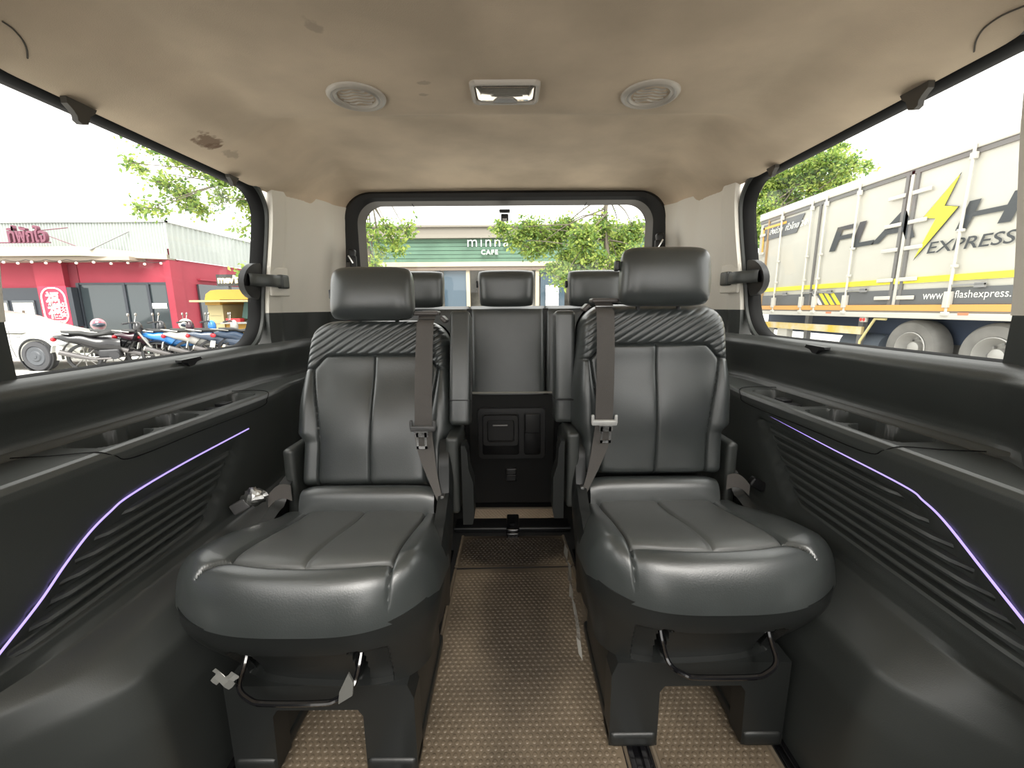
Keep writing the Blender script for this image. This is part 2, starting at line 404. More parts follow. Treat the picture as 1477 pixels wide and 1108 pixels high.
    obj('latch_recess', B().box(P(.836, 1.585, 1.048), (.012, .10, .105), .006, Matrix.Rotation(m * .15, 3, 'Z')), beige, win)
    # shade hooks at the top of the window, one at the sill
    for yy, s_ in ((.90, 1.0), (1.355, .75)):
        top = .885 - .06
        pr = [(-.028, .006), (.032, .006), (.026, -.004), (.016, -.012), (.008, -.030), (-.004, -.034), (-.012, -.030), (-.012, -.022), (-.018, -.014), (-.028, -.006)]
        obj('shade_hook', B().prism([P(top - .012, yy + a * s_, ZT + b_ * s_) for a, b_ in pr], (m * .012, 0, 0)), M('dark_brown_plastic', (.05, .045, .038), .5), win)
    yb = 1.13
    obj('sill_hook', B().prism([P(.862, yb + a, ZB - .018 + b_) for a, b_ in [(-.04, .010), (.03, .012), (.035, .004), (.015, .0), (.005, -.008), (-.012, -.010), (-.02, .0), (-.04, .004)]], (-m * .016, 0, 0)), black, win)
    # roof edge seam at the window front corner
    arc = [(4, 32), (20, 44), (33, 60), (39, 74), (40, 86)] if m < 0 else [(1477, 8), (1445, 22), (1420, 40), (1408, 58), (1405, 74)]
    sp_ = []
    for px, py in arc:
        z = 1.39
        for _ in range(6):
            p = atZ(px, py, z); hh_ = abs(p.x - VC); y_ = min(max(p.y, .3), 1.9); q = ceil_pt(.5 + .5 * m * min(1, hh_ / (hw(y_, 1.36) + .018)), (y_ + .33) / 2.33); z = q[2]
        sp_.append((p.x, p.y, z - .0008))
    obj('headliner_seam', B().tube(catmull(sp_, 5), .0013, 5), M('seam_brown', (.08, .07, .055), .9), root)
    return root
WL = make_side(-1); WR = make_side(1)

# ---- rear hatch wall and window
def hloop(off, y, n=12, bot=.93):
    x0, x1, z1, z0 = VC - .728 - off, VC + .728 + off, 1.452 + off * (.55 if off < 0 else 1), bot
    r = .13 + off * .5; out = []
    for cx, cz, a0, a1 in ((x0 + r, z0 + .04, PI * 1.5, PI), (x0 + r, z1 - r, PI, PI / 2), (x1 - r, z1 - r, PI / 2, 0), (x1 - r, z0 + .04, 0, -PI / 2)):
        rr = r if cz > 1.1 else .04
        if cz < 1.1: cx = x0 + rr if cx < 0 else x1 - rr
        for k in range(n + 1):
            a = lerp(a0, a1, k / n); out.append((cx + rr * math.cos(a), y, cz + rr * math.sin(a)))
    return out
hatch = thing('window_3', None, None, (VC, 2.05, .93)); hatch['kind'] = 'structure'
loops = [hloop(.03, 2.03), hloop(.010, 1.975), hloop(-.012, 1.955), hloop(-.042, 1.958), hloop(-.062, 1.975)]
n = len(loops[0]); b = B().add([p for l in loops for p in l], [(i * n + k, i * n + (k + 1) % n, (i + 1) * n + (k + 1) % n, (i + 1) * n + k) for i in range(len(loops) - 1) for k in range(n)])
obj('hatch_seal', b, M('hatch_seal_black', (.005, .005, .005), .6), hatch, fix=False)
loops = [hloop(-.062, 1.975), hloop(-.068, 1.995), hloop(-.074, 2.015), hloop(-.080, 2.03)]
b = B().add([p for l in loops for p in l], [(i * n + k, i * n + (k + 1) % n, (i + 1) * n + (k + 1) % n, (i + 1) * n + k) for i in range(len(loops) - 1) for k in range(n)])
obj('hatch_trim', b, M('hatch_trim_grey', (.07, .06, .05), .6), hatch, fix=False)
obj('pane', B().add(hloop(-.079, 2.028), [tuple(range(n))]), glass, hatch, smooth=False)
struct('wall_rear', B().bb((VC - .76, 2.05, 0), (VC + .76, 2.10, .93)), plast, smooth=False)
for px in (597, 842):
    c = atY(px, 293, 2.0)
    obj('trim_seam', B().tube([(c.x, 2.02, c.z - .02), (c.x + (.02 if px < 700 else -.02) * -1, 1.99, c.z + .015)], .0015, 5), rubber, hatch)

# ---- headliner stain
st = B()
for k in range(26):
    t = R.random(); c = Vector((lerp(-.60, -.535, t) + R.gauss(0, .008), lerp(1.01, 1.13, t) + R.gauss(0, .014), 0))
    pass

# ------------------------------------------------------------------ ceiling vents and lamp
def vent(cx, cy, label):
    t = thing('ceiling_vent', label, 'air vent', (cx, cy, 1.43))
    z = 1.4285
    obj('vent_ring', B().lathe((cx, cy, z), (0, 0, -1), [(.066, -.012), (.066, .001), (.063, .005), (.057, .007), (.052, .004), (.047, .006), (.043, .003), (.041, -.012)], 40), lamp_m, t)
    obj('vent_cup', B().lathe((cx, cy, z + .012), (0, 0, -1), [(.0, 0), (.044, 0), (.044, .012)], 32), black, t)
    for k in range(-2, 3):
        L = math.sqrt(.038 ** 2 - (k * .0135) ** 2)
        def bl(u, v, k=k, L=L):
            x = lerp(-L, L, u); a = 2 * PI * v
            return (cx + x, cy + k * .0135 + .0034 * math.cos(a) + .003 * math.sin(u * PI * 3), z + .002 + .002 * math.sin(a) - .004 * math.cos(a))
        obj('louvre', B().grid(12, 8, bl), lamp_m, t)
    return t
vent(-.353, 1.062, 'round beige ceiling air vent left of the roof lamp')
vent(.322, 1.060, 'round beige ceiling air vent right of the roof lamp')
LX, LY = -.011, 1.045
t = thing('roof_lamp', 'rectangular roof lamp with clear lens and beige bezel between two round vents', 'lamp', (LX, LY, 1.43))
def rr(cx, cy, z, wx, wy, r, n=8):
    o = []
    for sx, sy, a0 in ((1, 1, 0), (-1, 1, PI / 2), (-1, -1, PI), (1, -1, PI * 1.5)):
        for k in range(n + 1):
            a = a0 + PI / 2 * k / n; o.append((cx + sx * (wx - r) + r * math.cos(a), cy + sy * (wy - r) + r * math.sin(a), z))
    return o
def loft(loops, cap0=False, cap1=False):
    n = len(loops[0]); b = B().add([p for l in loops for p in l], [(i * n + k, i * n + (k + 1) % n, (i + 1) * n + (k + 1) % n, (i + 1) * n + k) for i in range(len(loops) - 1) for k in range(n)])
    if cap0: b.f.append(tuple(range(n)))
    if cap1: b.f.append(tuple((len(loops) - 1) * n + k for k in range(n)))
    return b
z = 1.4285
obj('bezel', loft([rr(LX, LY, z + .012, .078, .050, .014), rr(LX, LY, z - .002, .078, .050, .014), rr(LX, LY, z - .007, .074, .046, .013), rr(LX, LY, z - .007, .070, .042, .012), rr(LX, LY, z - .003, .067, .039, .012), rr(LX, LY, z + .012, .066, .038, .012)]), lamp_m, t)
obj('lens', loft([rr(LX, LY, z + .002, .065, .037, .011), rr(LX, LY, z - .003, .064, .036, .011), rr(LX, LY, z - .007, .056, .028, .010)], False, True), M('lens_plastic', (.8, .72, .62), .06, spec=1, coat=1, metal=.75), t)
obj('lamp_button', B().prism([(LX - .028, LY + .030, z - .009), (LX + .028, LY + .030, z - .009), (LX + .018, LY + .012, z - .009), (LX - .018, LY + .012, z - .009)], (0, 0, .006)), M('button_grey', (.22, .21, .2), .3), t)

# ------------------------------------------------------------------ floor mats with round studs
def floor_mat(name, label, quad, studs, zt=.008, sp=.0155, r=.0056, zb=0.0, mat_m=mat_m):
    """quad: four xy corners (near left, near right, far right, far left)"""
    cx = sum(q[0] for q in quad) / 4; cy = sum(q[1] for q in quad) / 4
    t = thing(name, label, 'floor mat', (cx, cy, zb))
    q = [Vector((a, b_, zb)) for a, b_ in quad]
    def bil(u, v): return q[0].lerp(q[1], u).lerp(q[3].lerp(q[2], u), v)
    b = B(); b.prism([tuple(p) for p in q], (0, 0, zt - .003)); obj('mat_base', b, mat_m, t, smooth=False)
    for i in range(4):
        ed = B()
        if ('seam' in label and i in (0, 2)) or ('aisle between' in label and i == 2): continue
        a = q[i]; d = q[(i + 1) % 4]; ed.tube([a + Vector((0, 0, zt - .003)), d + Vector((0, 0, zt - .003))], .006, 6)
        obj('mat_border', ed, mat_edge, t)
    W = (q[1] - q[0]).length; L = (q[3] - q[0]).length; s = B(); nr = int(L / (sp * .866)); nc = int(W / sp)
    ux = (q[1] - q[0]).normalized(); uy = (q[3] - q[0]).normalized()
    for j in range(1, nr):
        for i in range(nc + 1):
            x = (i + (.5 if j % 2 else 0)) * sp; y = j * sp * .866
            v = y / L; ww = (bil(1, v) - bil(0, v)).length
            if x < .013 or x > ww - .013 or y < .013 or y > L - .013: continue
            p = bil(x / ww, v) + Vector((0, 0, zt - .003))
            vs = []; fs = []
            for (rr_, h) in ((r, 0), (r * .88, .0012), (r * .6, .0018)):
                for k in range(8): vs.append((p.x + rr_ * math.cos(PI * k / 4), p.y + rr_ * math.sin(PI * k / 4), p.z + h))
            for a in range(2):
                for k in range(8): fs.append((a * 8 + k, a * 8 + (k + 1) % 8, (a + 1) * 8 + (k + 1) % 8, (a + 1) * 8 + k))
            fs.append(tuple(16 + k for k in range(8))); s.add(vs, fs)
    o = obj('round_studs', s, mat_m, t, fix=False, weld=False, auto=0); o['kind'] = 'stuff'
    return t
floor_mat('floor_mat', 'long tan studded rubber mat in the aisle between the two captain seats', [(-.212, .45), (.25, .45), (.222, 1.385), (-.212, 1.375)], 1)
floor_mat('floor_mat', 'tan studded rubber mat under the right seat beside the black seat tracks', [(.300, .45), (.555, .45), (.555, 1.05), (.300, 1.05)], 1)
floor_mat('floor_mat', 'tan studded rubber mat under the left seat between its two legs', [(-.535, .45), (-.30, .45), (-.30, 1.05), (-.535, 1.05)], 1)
floor_mat('floor_mat', 'rear piece of studded mat, shade painted in, lying just behind the aisle mat seam', [(-.212, 1.392), (.222, 1.40), (.21, 1.60), (-.21, 1.60)], 1)
floor_mat('floor_mat', 'narrow tan studded mat strip, hatch light painted in, in front of the rear bench', [(-.22, 1.735), (.205, 1.735), (.20, 1.845), (-.215, 1.845)], 1, mat_m=M('hatch_lit_tan_mat', (.62, .50, .38), .5))  # lighter copy of the mat rubber, light from the hatch painted into its colour
t = thing('floor_crossbar', 'black floor crossbar with raised latch between aisle mat and rear mat strip', 'crossbar', (0, 1.68, 0))
obj('bar', B().bb((-.25, 1.635, 0), (.245, 1.73, .018), .006).tube([(-.25, 1.635, .02), (.245, 1.635, .02)], .007, 8), black, t)
obj('latch', B().bb((-.028, 1.60, .0), (.027, 1.735, .035), .008).bb((-.026, 1.59, .0), (.025, 1.64, .022), .005), gloss, t)

# unseen front seats, added behind the camera to block low front light
for sx_, lab in ((-.42, 'unseen front driver side seat added behind the camera to block light'), (.42, 'unseen front passenger side seat added behind the camera to block light')):
    t = thing('blocker_front_seat', lab, 'seat', (sx_, -.32, 0))
    obj('backrest', B().box((sx_, -.30, .60), (.50, .14, .66), .05, Matrix.Rotation(.15, 3, 'X')), leather, t)  # backrest of the added unseen blocker seat
    obj('seat_cushion', B().box((sx_, -.62, .34), (.50, .52, .16), .05), leather, t)
    obj('headrest', B().box((sx_, -.25, 1.02), (.26, .09, .16), .04), leather, t)
    obj('blocker_seat_base', B().box((sx_, -.60, .13), (.44, .44, .26), .03), plastb, t)
# ------------------------------------------------------------------ captain seats
LB = .485
def seat(m, cx, cy, yb, zb, rec, hr_y, hr_z, hr_tilt, rear_y, front_y, rib, label):
    """local +x = aisle side before mirroring (m=-1 mirrors for the right seat)"""
    t = thing('captain_seat', label, 'seat', (cx, cy, 0))
    O = Vector((cx, cy, 0))
    def put(name, b, mt, parent=None, **k):
        b.mir(m); b.v = [(v[0] + cx, v[1], v[2]) for v in b.v]
        return obj(name, b, mt, parent or t, **k)
    sr, cr = math.sin(rec), math.cos(rec)
    def T(s, nn, h): return (s, yb + h * sr - nn * cr, zb + h * cr + nn * sr)
    # ---------------- backrest
    TH = .085
    def hwid(h, a):
        lo_, hi_ = .205, .229
        w_ = lerp(lo_, hi_, sm(.125, .155, h)) if a < 0 else lerp(.208, .222, sm(.10, .16, h))
        w_ = lerp(w_, .206, sm(.22, .42, h))
        k = (h - (LB - .085)) / .085
        if k > 0: w_ = .125 + (w_ - .125) * math.sqrt(max(0, 1 - k ** 2.2))
        return w_
    hy = lambda s: .372 - .040 * sm(.135, .185, abs(s))
    sv = lambda h: .147 + .030 * sm(.1, .37, h)
    def field(s, h):
        d = 0
        bol = .022 * math.exp(-((abs(s) - .195) / .032) ** 2) * (1 - .6 * sm(.36, .47, h)); d += bol
        d += .014 * math.exp(-((h - .15) / .10) ** 2) * (1 - min(1, abs(s) / .2)) - .010 * (abs(s) < 9) * math.exp(-((h - .33) / .07) ** 2)
        es = 1 - .6 * sm(.165, .2, abs(s))
        def gr(x, dep=.0075, wd=.0030, puff=.006): return -es * (dep * math.exp(-(x / wd) ** 2) + puff * math.exp(-abs(x) / .012))
        y0 = hy(s); d += gr(h - y0, .008)
        if h < y0 + .004:
            f = 1 - sm(y0 - .004, y0 + .004, h)
            d += f * (gr(abs(s) - sv(h)) + gr(s + .004, .0065, .0026, .004))
        elif h < LB - .004:
            q = h * math.cos(math.radians(33)) - s * m * math.sin(math.radians(33)); fr = (q / .0165) % 1.0; fr = min(fr, 1 - fr)
            d += -rib * math.exp(-(fr / .16) ** 2) * sm(y0, y0 + .012, h) * (1 - sm(LB - .03, LB - .005, h)) * (1 - .0 * abs(s))
        return d
    NA, NB = 180, 190
    def pos(i, j):
        a = math.sin((i / NA * 2 - 1) * PI / 2); h = LB * (1 - (1 - j / NB) ** 1.25)
        w_ = hwid(h, a); s = a * w_
        tk = max(0, (h - (LB - .05)) / .05); bk = max(0, 1 - h / .035)
        e = (max(0, 1 - abs(a) ** 7) ** .5) * (max(0, 1 - tk ** 3) ** .5) * (max(0, 1 - bk ** 3) ** .5)
        nn = TH * (e - 1) + field(s, h) * sm(0.1, .8, e)
        return s, nn, h, a
    P_ = [[pos(i, j) for i in range(NA + 1)] for j in range(NB + 1)]
    V = [[T(q[0], q[1], q[2]) for q in row] for row in P_]
    parts = {k: B() for k in ('yoke', 'p1', 'p2', 'b1', 'b2')}
    idx = {k: {} for k in parts}
    for j in range(NB):
        for i in range(NA):
            s = (P_[j][i][0] + P_[j + 1][i + 1][0]) / 2; h = (P_[j][i][2] + P_[j + 1][i + 1][2]) / 2
            if h > hy(s): k = 'yoke'
            elif s < -sv(h): k = 'b1'
            elif s > sv(h): k = 'b2'
            else: k = 'p1' if s < -.004 else 'p2'
            f = []
            for (jj, ii) in ((j, i), (j, i + 1), (j + 1, i + 1), (j + 1, i)):
                D = idx[k]; key = (jj, ii)
                if key not in D: D[key] = len(parts[k].v); parts[k].v.append(V[jj][ii])
                f.append(D[key])
            parts[k].f.append(tuple(f))
    back = put('backrest', parts['p1'], leather, fix=False, auto=0, weld=False)
    for k, nme in (('yoke', 'quilted_shoulder_panel'), ('p2', 'backrest_panel'), ('b1', 'side_bolster'), ('b2', 'side_bolster')):
        put(nme, parts[k], leather, fix=False, auto=0, weld=False)
    def bp(u, v):
        a = math.sin((u * 2 - 1) * PI / 2); h = LB * v; w_ = hwid(h, a) * 1.0
        tk = max(0, (h - (LB - .04)) / .04); e = (max(0, 1 - abs(a) ** 5) ** .5) * (max(0, 1 - tk ** 3) ** .5)
        return T(a * (w_ + .004), -TH + .004 - .05 * e, h + .004 * v)
    put('back_shell', B().grid(50, 40, bp), plast, fix=False)
    # piping along the shoulder line
    # ---------------- headrest
    hw_, hh = .119, .150
    c = Vector((.0 - .006, hr_y, hr_z)); ca, sa = math.cos(hr_tilt), math.sin(hr_tilt)
    def hp(sign):
        def f(u, v):
            a = math.sin((u * 2 - 1) * PI / 2); b_ = math.sin((v * 2 - 1) * PI / 2)
            # squarish outline, narrower at the bottom
            x = a * hw_ * (1 - .05 * (1 + b_) / 2 - .09 * b_ ** 6) ; z_ = b_ * hh / 2 * (1 - .09 * abs(a) ** 6)
            e = max(0, 1 - abs(a) ** 5) ** .45 * max(0, 1 - abs(b_) ** 4.5) ** .45
            yy = -.040 * e * (1 if sign > 0 else -1.2) + .012 * (a * a) * 0 + (.010 * math.cos(b_ * 1.5) if sign > 0 else 0) * -1 * e
            return (c.x + x, c.y + yy * ca + z_ * sa, c.z + z_ * ca - yy * sa)
        return f
    hd = put('headrest', B().grid(60, 50, hp(1)), leather, fix=False)
    put('headrest_back', B().grid(40, 34, hp(-1)), leather, hd, fix=False)
    def seam(k):
        a = 2 * PI * k / 60; q = [math.copysign(abs(math.cos(a)) ** .42, math.cos(a)), math.copysign(abs(math.sin(a)) ** .42, math.sin(a))]
        return (c.x + q[0] * hw_ * .955 * (1 - .05 * (1 + q[1]) / 2 - .09 * q[1] ** 6), c.y + q[1] * hh / 2 * .955 * sa - .010 * ca, c.z + q[1] * hh / 2 * .955 * ca)
    put('headrest_piping', B().tube([seam(k) for k in range(61)], .0016, 5), black, hd)
    for s_ in (-.06, .05):
        put('headrest_post', B().cyl((s_, c.y + .03, c.z - hh / 2 + .015), (s_, c.y + .03, T(0, -.03, LB)[2] - .02), .006, 12), black)
    # small rubber button on the aisle or outer face of the headrest
    put('headrest_button', B().box((c.x + (.121 if m < 0 else -.121), c.y + .012, c.z + (.03 if m < 0 else -.0)), (.012, .022, .026), .004), M('button_black', (.03, .03, .03), .4), hd)
    # ---------------- cushion
    zr, zf = (.425, .482)
    Th = .105
    def cp(u, v):
        a = math.sin((u * 2 - 1) * PI / 2); bb_ = 1 - (1 - v) ** 1.35
        fo = .085 if a < 0 else .08
        yF = front_y + fo * abs(a) ** 3
        wmid = .252 + .050 * sm(0, .6, bb_) if a < 0 else .212 + .024 * sm(0, .5, bb_)
        x = a * wmid * (1 - .08 * max(0, (bb_ - .75) / .25) ** 2)
        y = rear_y + (yF - rear_y) * bb_
        k = max(0, (bb_ - .70) / .30)
        e = max(0, 1 - abs(a) ** 7) ** .5 * max(0, 1 - k ** 3.2) ** .5
        zt = lerp(zr, zf, sm(0, .8, bb_) * .5 + .5 * min(1, bb_ / .8))
        return x, y, zt, e, a, bb_
    yseam = lambda x: front_y + .062 + .035 * (abs(x) / .2) ** 2.5
    NA2, NB2 = 170, 170; G = []
    for j in range(NB2 + 1):
        row = []
        for i in range(NA2 + 1):
            x, y, zt, e, a, bb_ = cp(i / NA2, j / NB2)
            ys = yseam(x)
            so_ = lambda y, x=x: .156 + (max(0, yseam(.156) - y) * 1.5 if x < 0 else 0)
            e2 = 1 - .85 * sm(.165, .22, -x)
            def gr(q, dep=.008, wd=.0030, puff=.006): return -e2 * (dep * math.exp(-(q / wd) ** 2) + puff * math.exp(-abs(q) / .012))
            d = .012 * math.exp(-((x - .193) / .028) ** 2) + .012 * math.exp(-((x + .225) / .04) ** 2) + .006 * math.exp(-((y - ys + .035) / .03) ** 2)
            f = sm(ys - .003, ys + .003, y)
            if y > ys - .05: d += gr(abs(x) - so_(y)) * lerp(sm(ys - .055, ys - .045, y), 1, f)
            if abs(x) < so_(y) + .004:
                d += gr(y - ys) * (1 - sm(so_(y) - .002, so_(y) + .002, abs(x)))
                d += f * gr(x - .0 + .003, .007, .0028, .004) * sm(ys, ys + .006, y)
            z_ = zt - Th * (1 - e) + d * sm(0, .5, e)
            row.append((x, y, z_))
        G.append(row)
    cparts = {k: B() for k in ('c1', 'c2', 'nose', 'l', 'r')}; idx = {k: {} for k in cparts}
    for j in range(NB2):
        for i in range(NA2):
            x = (G[j][i][0] + G[j + 1][i + 1][0]) / 2; y = (G[j][i][1] + G[j + 1][i + 1][1]) / 2
            so_ = lambda y, x=x: .156 + (max(0, yseam(.156) - y) * 1.5 if x < 0 else 0)
            if abs(x) > so_(y) and y > yseam(x) - .05: k = 'l' if x < 0 else 'r'
            elif y < yseam(x): k = 'nose'
            else: k = 'c1' if x < -.003 else 'c2'
            f = []
            for (jj, ii) in ((j, i), (j, i + 1), (j + 1, i + 1), (j + 1, i)):
                D = idx[k]; key = (jj, ii)
                if key not in D: D[key] = len(cparts[k].v); cparts[k].v.append(G[jj][ii])
                f.append(D[key])
            cparts[k].f.append(tuple(f))
    put('seat_cushion', cparts['nose'], leather, fix=False, auto=0, weld=False)
    for k, nme in (('c1', 'cushion_panel'), ('c2', 'cushion_panel'), ('l', 'cushion_bolster'), ('r', 'cushion_bolster')):
        put(nme, cparts[k], leather2 if k[0] == 'c' else leather, fix=False, auto=0, weld=False)
    # roll between cushion and back
    put('rear_roll', B().grid(30, 12, lambda u, v: ((u * 2 - 1) * .178, rear_y + .004 - .012 + .055 * v - .014 * math.sin(v * PI), zr - .03 + .085 * math.sin(v * PI * .62)
                                                      - .01 * abs(u * 2 - 1) ** 8)), leather, fix=False)
    # ---------------- base cover: lofted shell round the front
    zt_a = [(0, .60), (.05, .585), (.10, .50), (.17, .452), (.32, .43), (.5, .400)]
    def outline(u, off, oy=0):
        """u 0..1 from outer rear round the front to the aisle rear"""
        a = lerp(-1, 1, u); k = abs(a); cx_ = -.012
        if k > .52:      # along the sides
            q = (k - .52) / .48; y = lerp(front_y + .14, rear_y + .07, q); x = (.242 + off - .012 * q) + (.03 * (1 - q) if a < 0 else 0)
            return cx_ + math.copysign(x, a), y
        ang = k / .52 * PI / 2; n_ = 2.6
        x = (.242 + off + (.03 if a < 0 else 0)) * abs(math.sin(ang)) ** (2 / n_); y = front_y + .14 - (.136 + off * .6 + oy) * abs(math.cos(ang)) ** (2 / n_)
        return cx_ + math.copysign(x, a), y
    def base(u, v):
        a = lerp(-1, 1, u)
        side_q = max(0, (abs(a) - .52) / .48)
        ztop = .392 + .012 * sm(0, .5, abs(a)) * 0
        if a > 0: ztop = sinterp([(0, .376), (.52, .398), (.75, .440), (.90, .470), (.955, .57), (1, .60)], abs(a))
        else: ztop = sinterp([(0, .376), (.52, .390), (.80, .42), (.90, .44), (.955, .49), (1, .50)], abs(a))
        zbot = sinterp([(0, .222), (.45, .222), (.62, .21), (.8, .17), (1, .10)], abs(a))
        off = -.003 + (.010 if a > 0 else .004) * math.sin(min(1, v * 5) * PI / 2) * sm(.25, .6, abs(a)) - .034 * sm(.15, 1, v) * lerp(2.6, .75, sm(-.45, .35, a))
        x, y = outline(u, off, -.018 * v)
        # recess panel at the front with two slots
        dep = 0
        if .16 < v < .97:
            dep = .012 * (sm(-.40, -.37, a / 1.0 * 2.0 / 1.0) if False else 1) * (1 - sm(.145, .150, abs(x))) * sm(.34, .38, v)
            for xs in (-.128, .092): dep += .05 * (1 - sm(.007, .010, abs(x - xs - .0 * v))) * sm(.30, .34, v) * (1 - sm(.93, .96, v))
        return (x, y + dep, lerp(ztop, zbot, v))
    put('base_cover', B().grid(300, 60, base), plastb, fix=False, auto=50)
    # top rim surface towards cushion
    def rim(u, v):
        a = lerp(-1, 1, u); q = base(u, 0); x, y = outline(u, -.03, 0)
        return (lerp(q[0], x, v), lerp(q[1], max(y, q[1]), v), q[2] - .006 * v)
    put('base_rim', B().grid(120, 3, rim), plastb, fix=False)
    # pedestal: front bridge with two feet
    yf = front_y + .055
    outl = [(-.185, .222), (.176, .222), (.188, .19), (.188, .015), (.085, .015), (.085, .150), (.075, .165), (-.085, .165), (-.095, .15), (-.098, .015), (-.185, .015)]
    put('pedestal', B().prism([(x, yf, z_) for x, z_ in outl], (0, .05, 0)), plastb, auto=20)
    for xa, xb in ((-.185, -.098), (.085, .188)):
        put('foot', B().bb((xa, yf - .006, .014), (xb, yf + .33, .05), .012).bb((xa + .008, yf + .045, .03), (xb - .004, yf + .30, .21), .012), plastb)
    # towel bar
    xa, xb, yy = -.128, .092, front_y + .012
    bar = [(xa, yy + .055, .315), (xa + .002, yy + .03, .285), (xa + .006, yy + .002, .262), (xa + .03, yy - .008, .246), (xa + .06, yy - .010, .240), (xb - .06, yy - .010, .240), (xb - .03, yy - .008, .246), (xb - .004, yy + .002, .262), (xb, yy + .03, .285), (xb, yy + .055, .315)]
    put('adjuster_bar', B().tube(catmull(bar, 5), .0052, 8), gloss)
    # recliner side covers
    put('recliner_cover', B().box((.224, yb + .075, .50), (.034, .15, .22), .012), plast)
    put('recliner_cover', B().box((-.222, yb + .085, .475), (.030, .15, .20), .012), plast)
    lv2 = [(.250, 0), (.276, 0), (.280, .02), (.280, .12), (.268, .16), (.266, .205), (.260, .225), (.250, .225)]
    lv = [(0, .0), (.055, .0), (.06, .02), (.058, .14), (.045, .18), (.04, .215), (.03, .23), (.0, .23)]
    put('side_lever', B().prism([(a, yb - .01, .365 + b_) for a, b_ in lv2], (0, .055, 0)), plastb, auto=30)
    # armrest folded upright
    ay = yb + .085
    ar = put('armrest', B().box((.239, ay + .05, .775), (.058, .085, .325), .014, Matrix.Rotation(-rec * .9, 3, 'X')), leather)
    put('armrest_seam', B().box((.239, ay + .05 - .026, .685), (.0585, .087, .0025), .001, Matrix.Rotation(-rec * .9, 3, 'X')), black, ar)
    # ---------------- shoulder belt
    bx, bw = .146, .0235
    def belt(u, v):
        s = bx + (v - .5) * 2 * bw; h = LB - .012 - u * (LB - .165)
        return T(s, .020 + .012 * math.sin(u * PI) + (.004 if u > .05 else -.02 + .5 * u), h)
    put('shoulder_belt', B().grid(4, 30, lambda v, u: belt(u, v)).grid(4, 4, lambda v, u: (bx + (v - .5) * 2 * bw, T(0, -.0, LB)[1] + .0 + .055 * (1 - u) - .012 * u, T(0, 0, LB)[2] + .012 - .022 * u * u)), belt_m, fix=False)
    e0 = belt(1, .5)
    def low(u, v):
        s = lerp(e0[0], .196, u ** 1.5) + (v - .5) * 2 * lerp(bw, .008, sm(.1, 1, u)) + .006 * u
        return (s, lerp(e0[1], rear_y - .01, u), lerp(e0[2], zr + .015, u))
    put('lap_belt', B().grid(4, 16, lambda v, u: low(u, v)), belt_m, fix=False)
    tz = e0[2] + .012; ty = e0[1] - .006
    tg = put('belt_tongue', B().box((bx, ty, tz), (.068, .012, .016), .005).box((bx - .031, ty, tz + .010), (.008, .010, .024), .003).box((bx + .031, ty, tz + .010), (.008, .010, .024), .003), M('tongue_grey', (.10, .10, .10), .35) if m > 0 else M('tongue_silver', (.62, .62, .60), .35, .2))
    # plate with hole: frame from four bars
    tp = B()
    for (x0, x1, z0, z1) in ((-.014, -.008, -.050, -.006), (.008, .014, -.050, -.006), (-.014, .014, -.050, -.042), (-.018, .018, -.018, -.002)):
        tp.bb((bx + x0, ty - .022, tz + z0), (bx + x1, ty - .018, tz + z1))
    put('tongue_plate', tp, chrome, tg, smooth=False)
    put('belt_guide', B().box((bx - .004, T(0, 0, LB)[1] + .018, T(0, 0, LB)[2] + .004), (.072, .05, .012), .005), M('guide_plastic', (.09, .08, .075), .35))
    put('guide_corner', B().box((bx + .045, T(0, 0, LB)[1] + .02, T(0, 0, LB)[2] - .014), (.022, .05, .012), .005, Matrix.Rotation(.8, 3, 'Y')), M('guide_plastic'  , (.09, .08, .075), .35))
    put('belt_anchor', B().box((.203, rear_y - .005, zr + .02), (.010, .02, .05), .003), M('anchor_metal', (.2, .2, .2), .4, .8))
    # outer lap belt buckle
    bk = put('buckle_strap', B().grid(6, 12, lambda v, u: (-.205 - .060 * u, rear_y + .02 - .01 * u, zr + .040 + (v - .5) * .045 * (1 - .3 * u) + .016 * math.sin(u * PI) - .02 * u)), belt_m, fix=False)
    if m > 0:
        g = B(); RR = random.Random(3)
        g.grid(14, 10, lambda u, v: (-.292 + (.028 + .008 * math.sin(u * 37 + v * 11)) * math.cos(2 * PI * u) * math.sin(PI * v), rear_y - .0 + .022 * math.sin(2 * PI * u) * math.sin(PI * v), zr + .040 + (.022 + .006 * math.sin(u * 23 + v * 31)) * math.cos(PI * v)), cu=True)
        put('wrapped_buckle', g, foil, auto=5)
        put('buckle_body', B().box((-.325, rear_y - .005, zr + .018), (.05, .022, .03), .006, Matrix.Rotation(-.5, 3, 'Y')), M('smoke_plastic', (.10, .10, .10), .3))
    else:
        put('buckle_body', B().box((-.290, rear_y + .02, zr + .035), (.045, .02, .028), .006, Matrix.Rotation(-.5, 3, 'Y')), black)
    return t
seatL = seat(1, -.386, .9, 1.06, .466, math.radians(16.9), 1.205, .989, math.radians(10), 1.02, .640, .0042,
     'left black leather captain seat, reclined, with low headrest and ribbed shoulders')
seatR = seat(-1, .392, .95, 1.092, .478, math.radians(4.7), 1.115, 1.024, math.radians(3), 1.07, .688, .0022,
     'right black leather captain seat, upright, with raised headrest and torn film on its base')

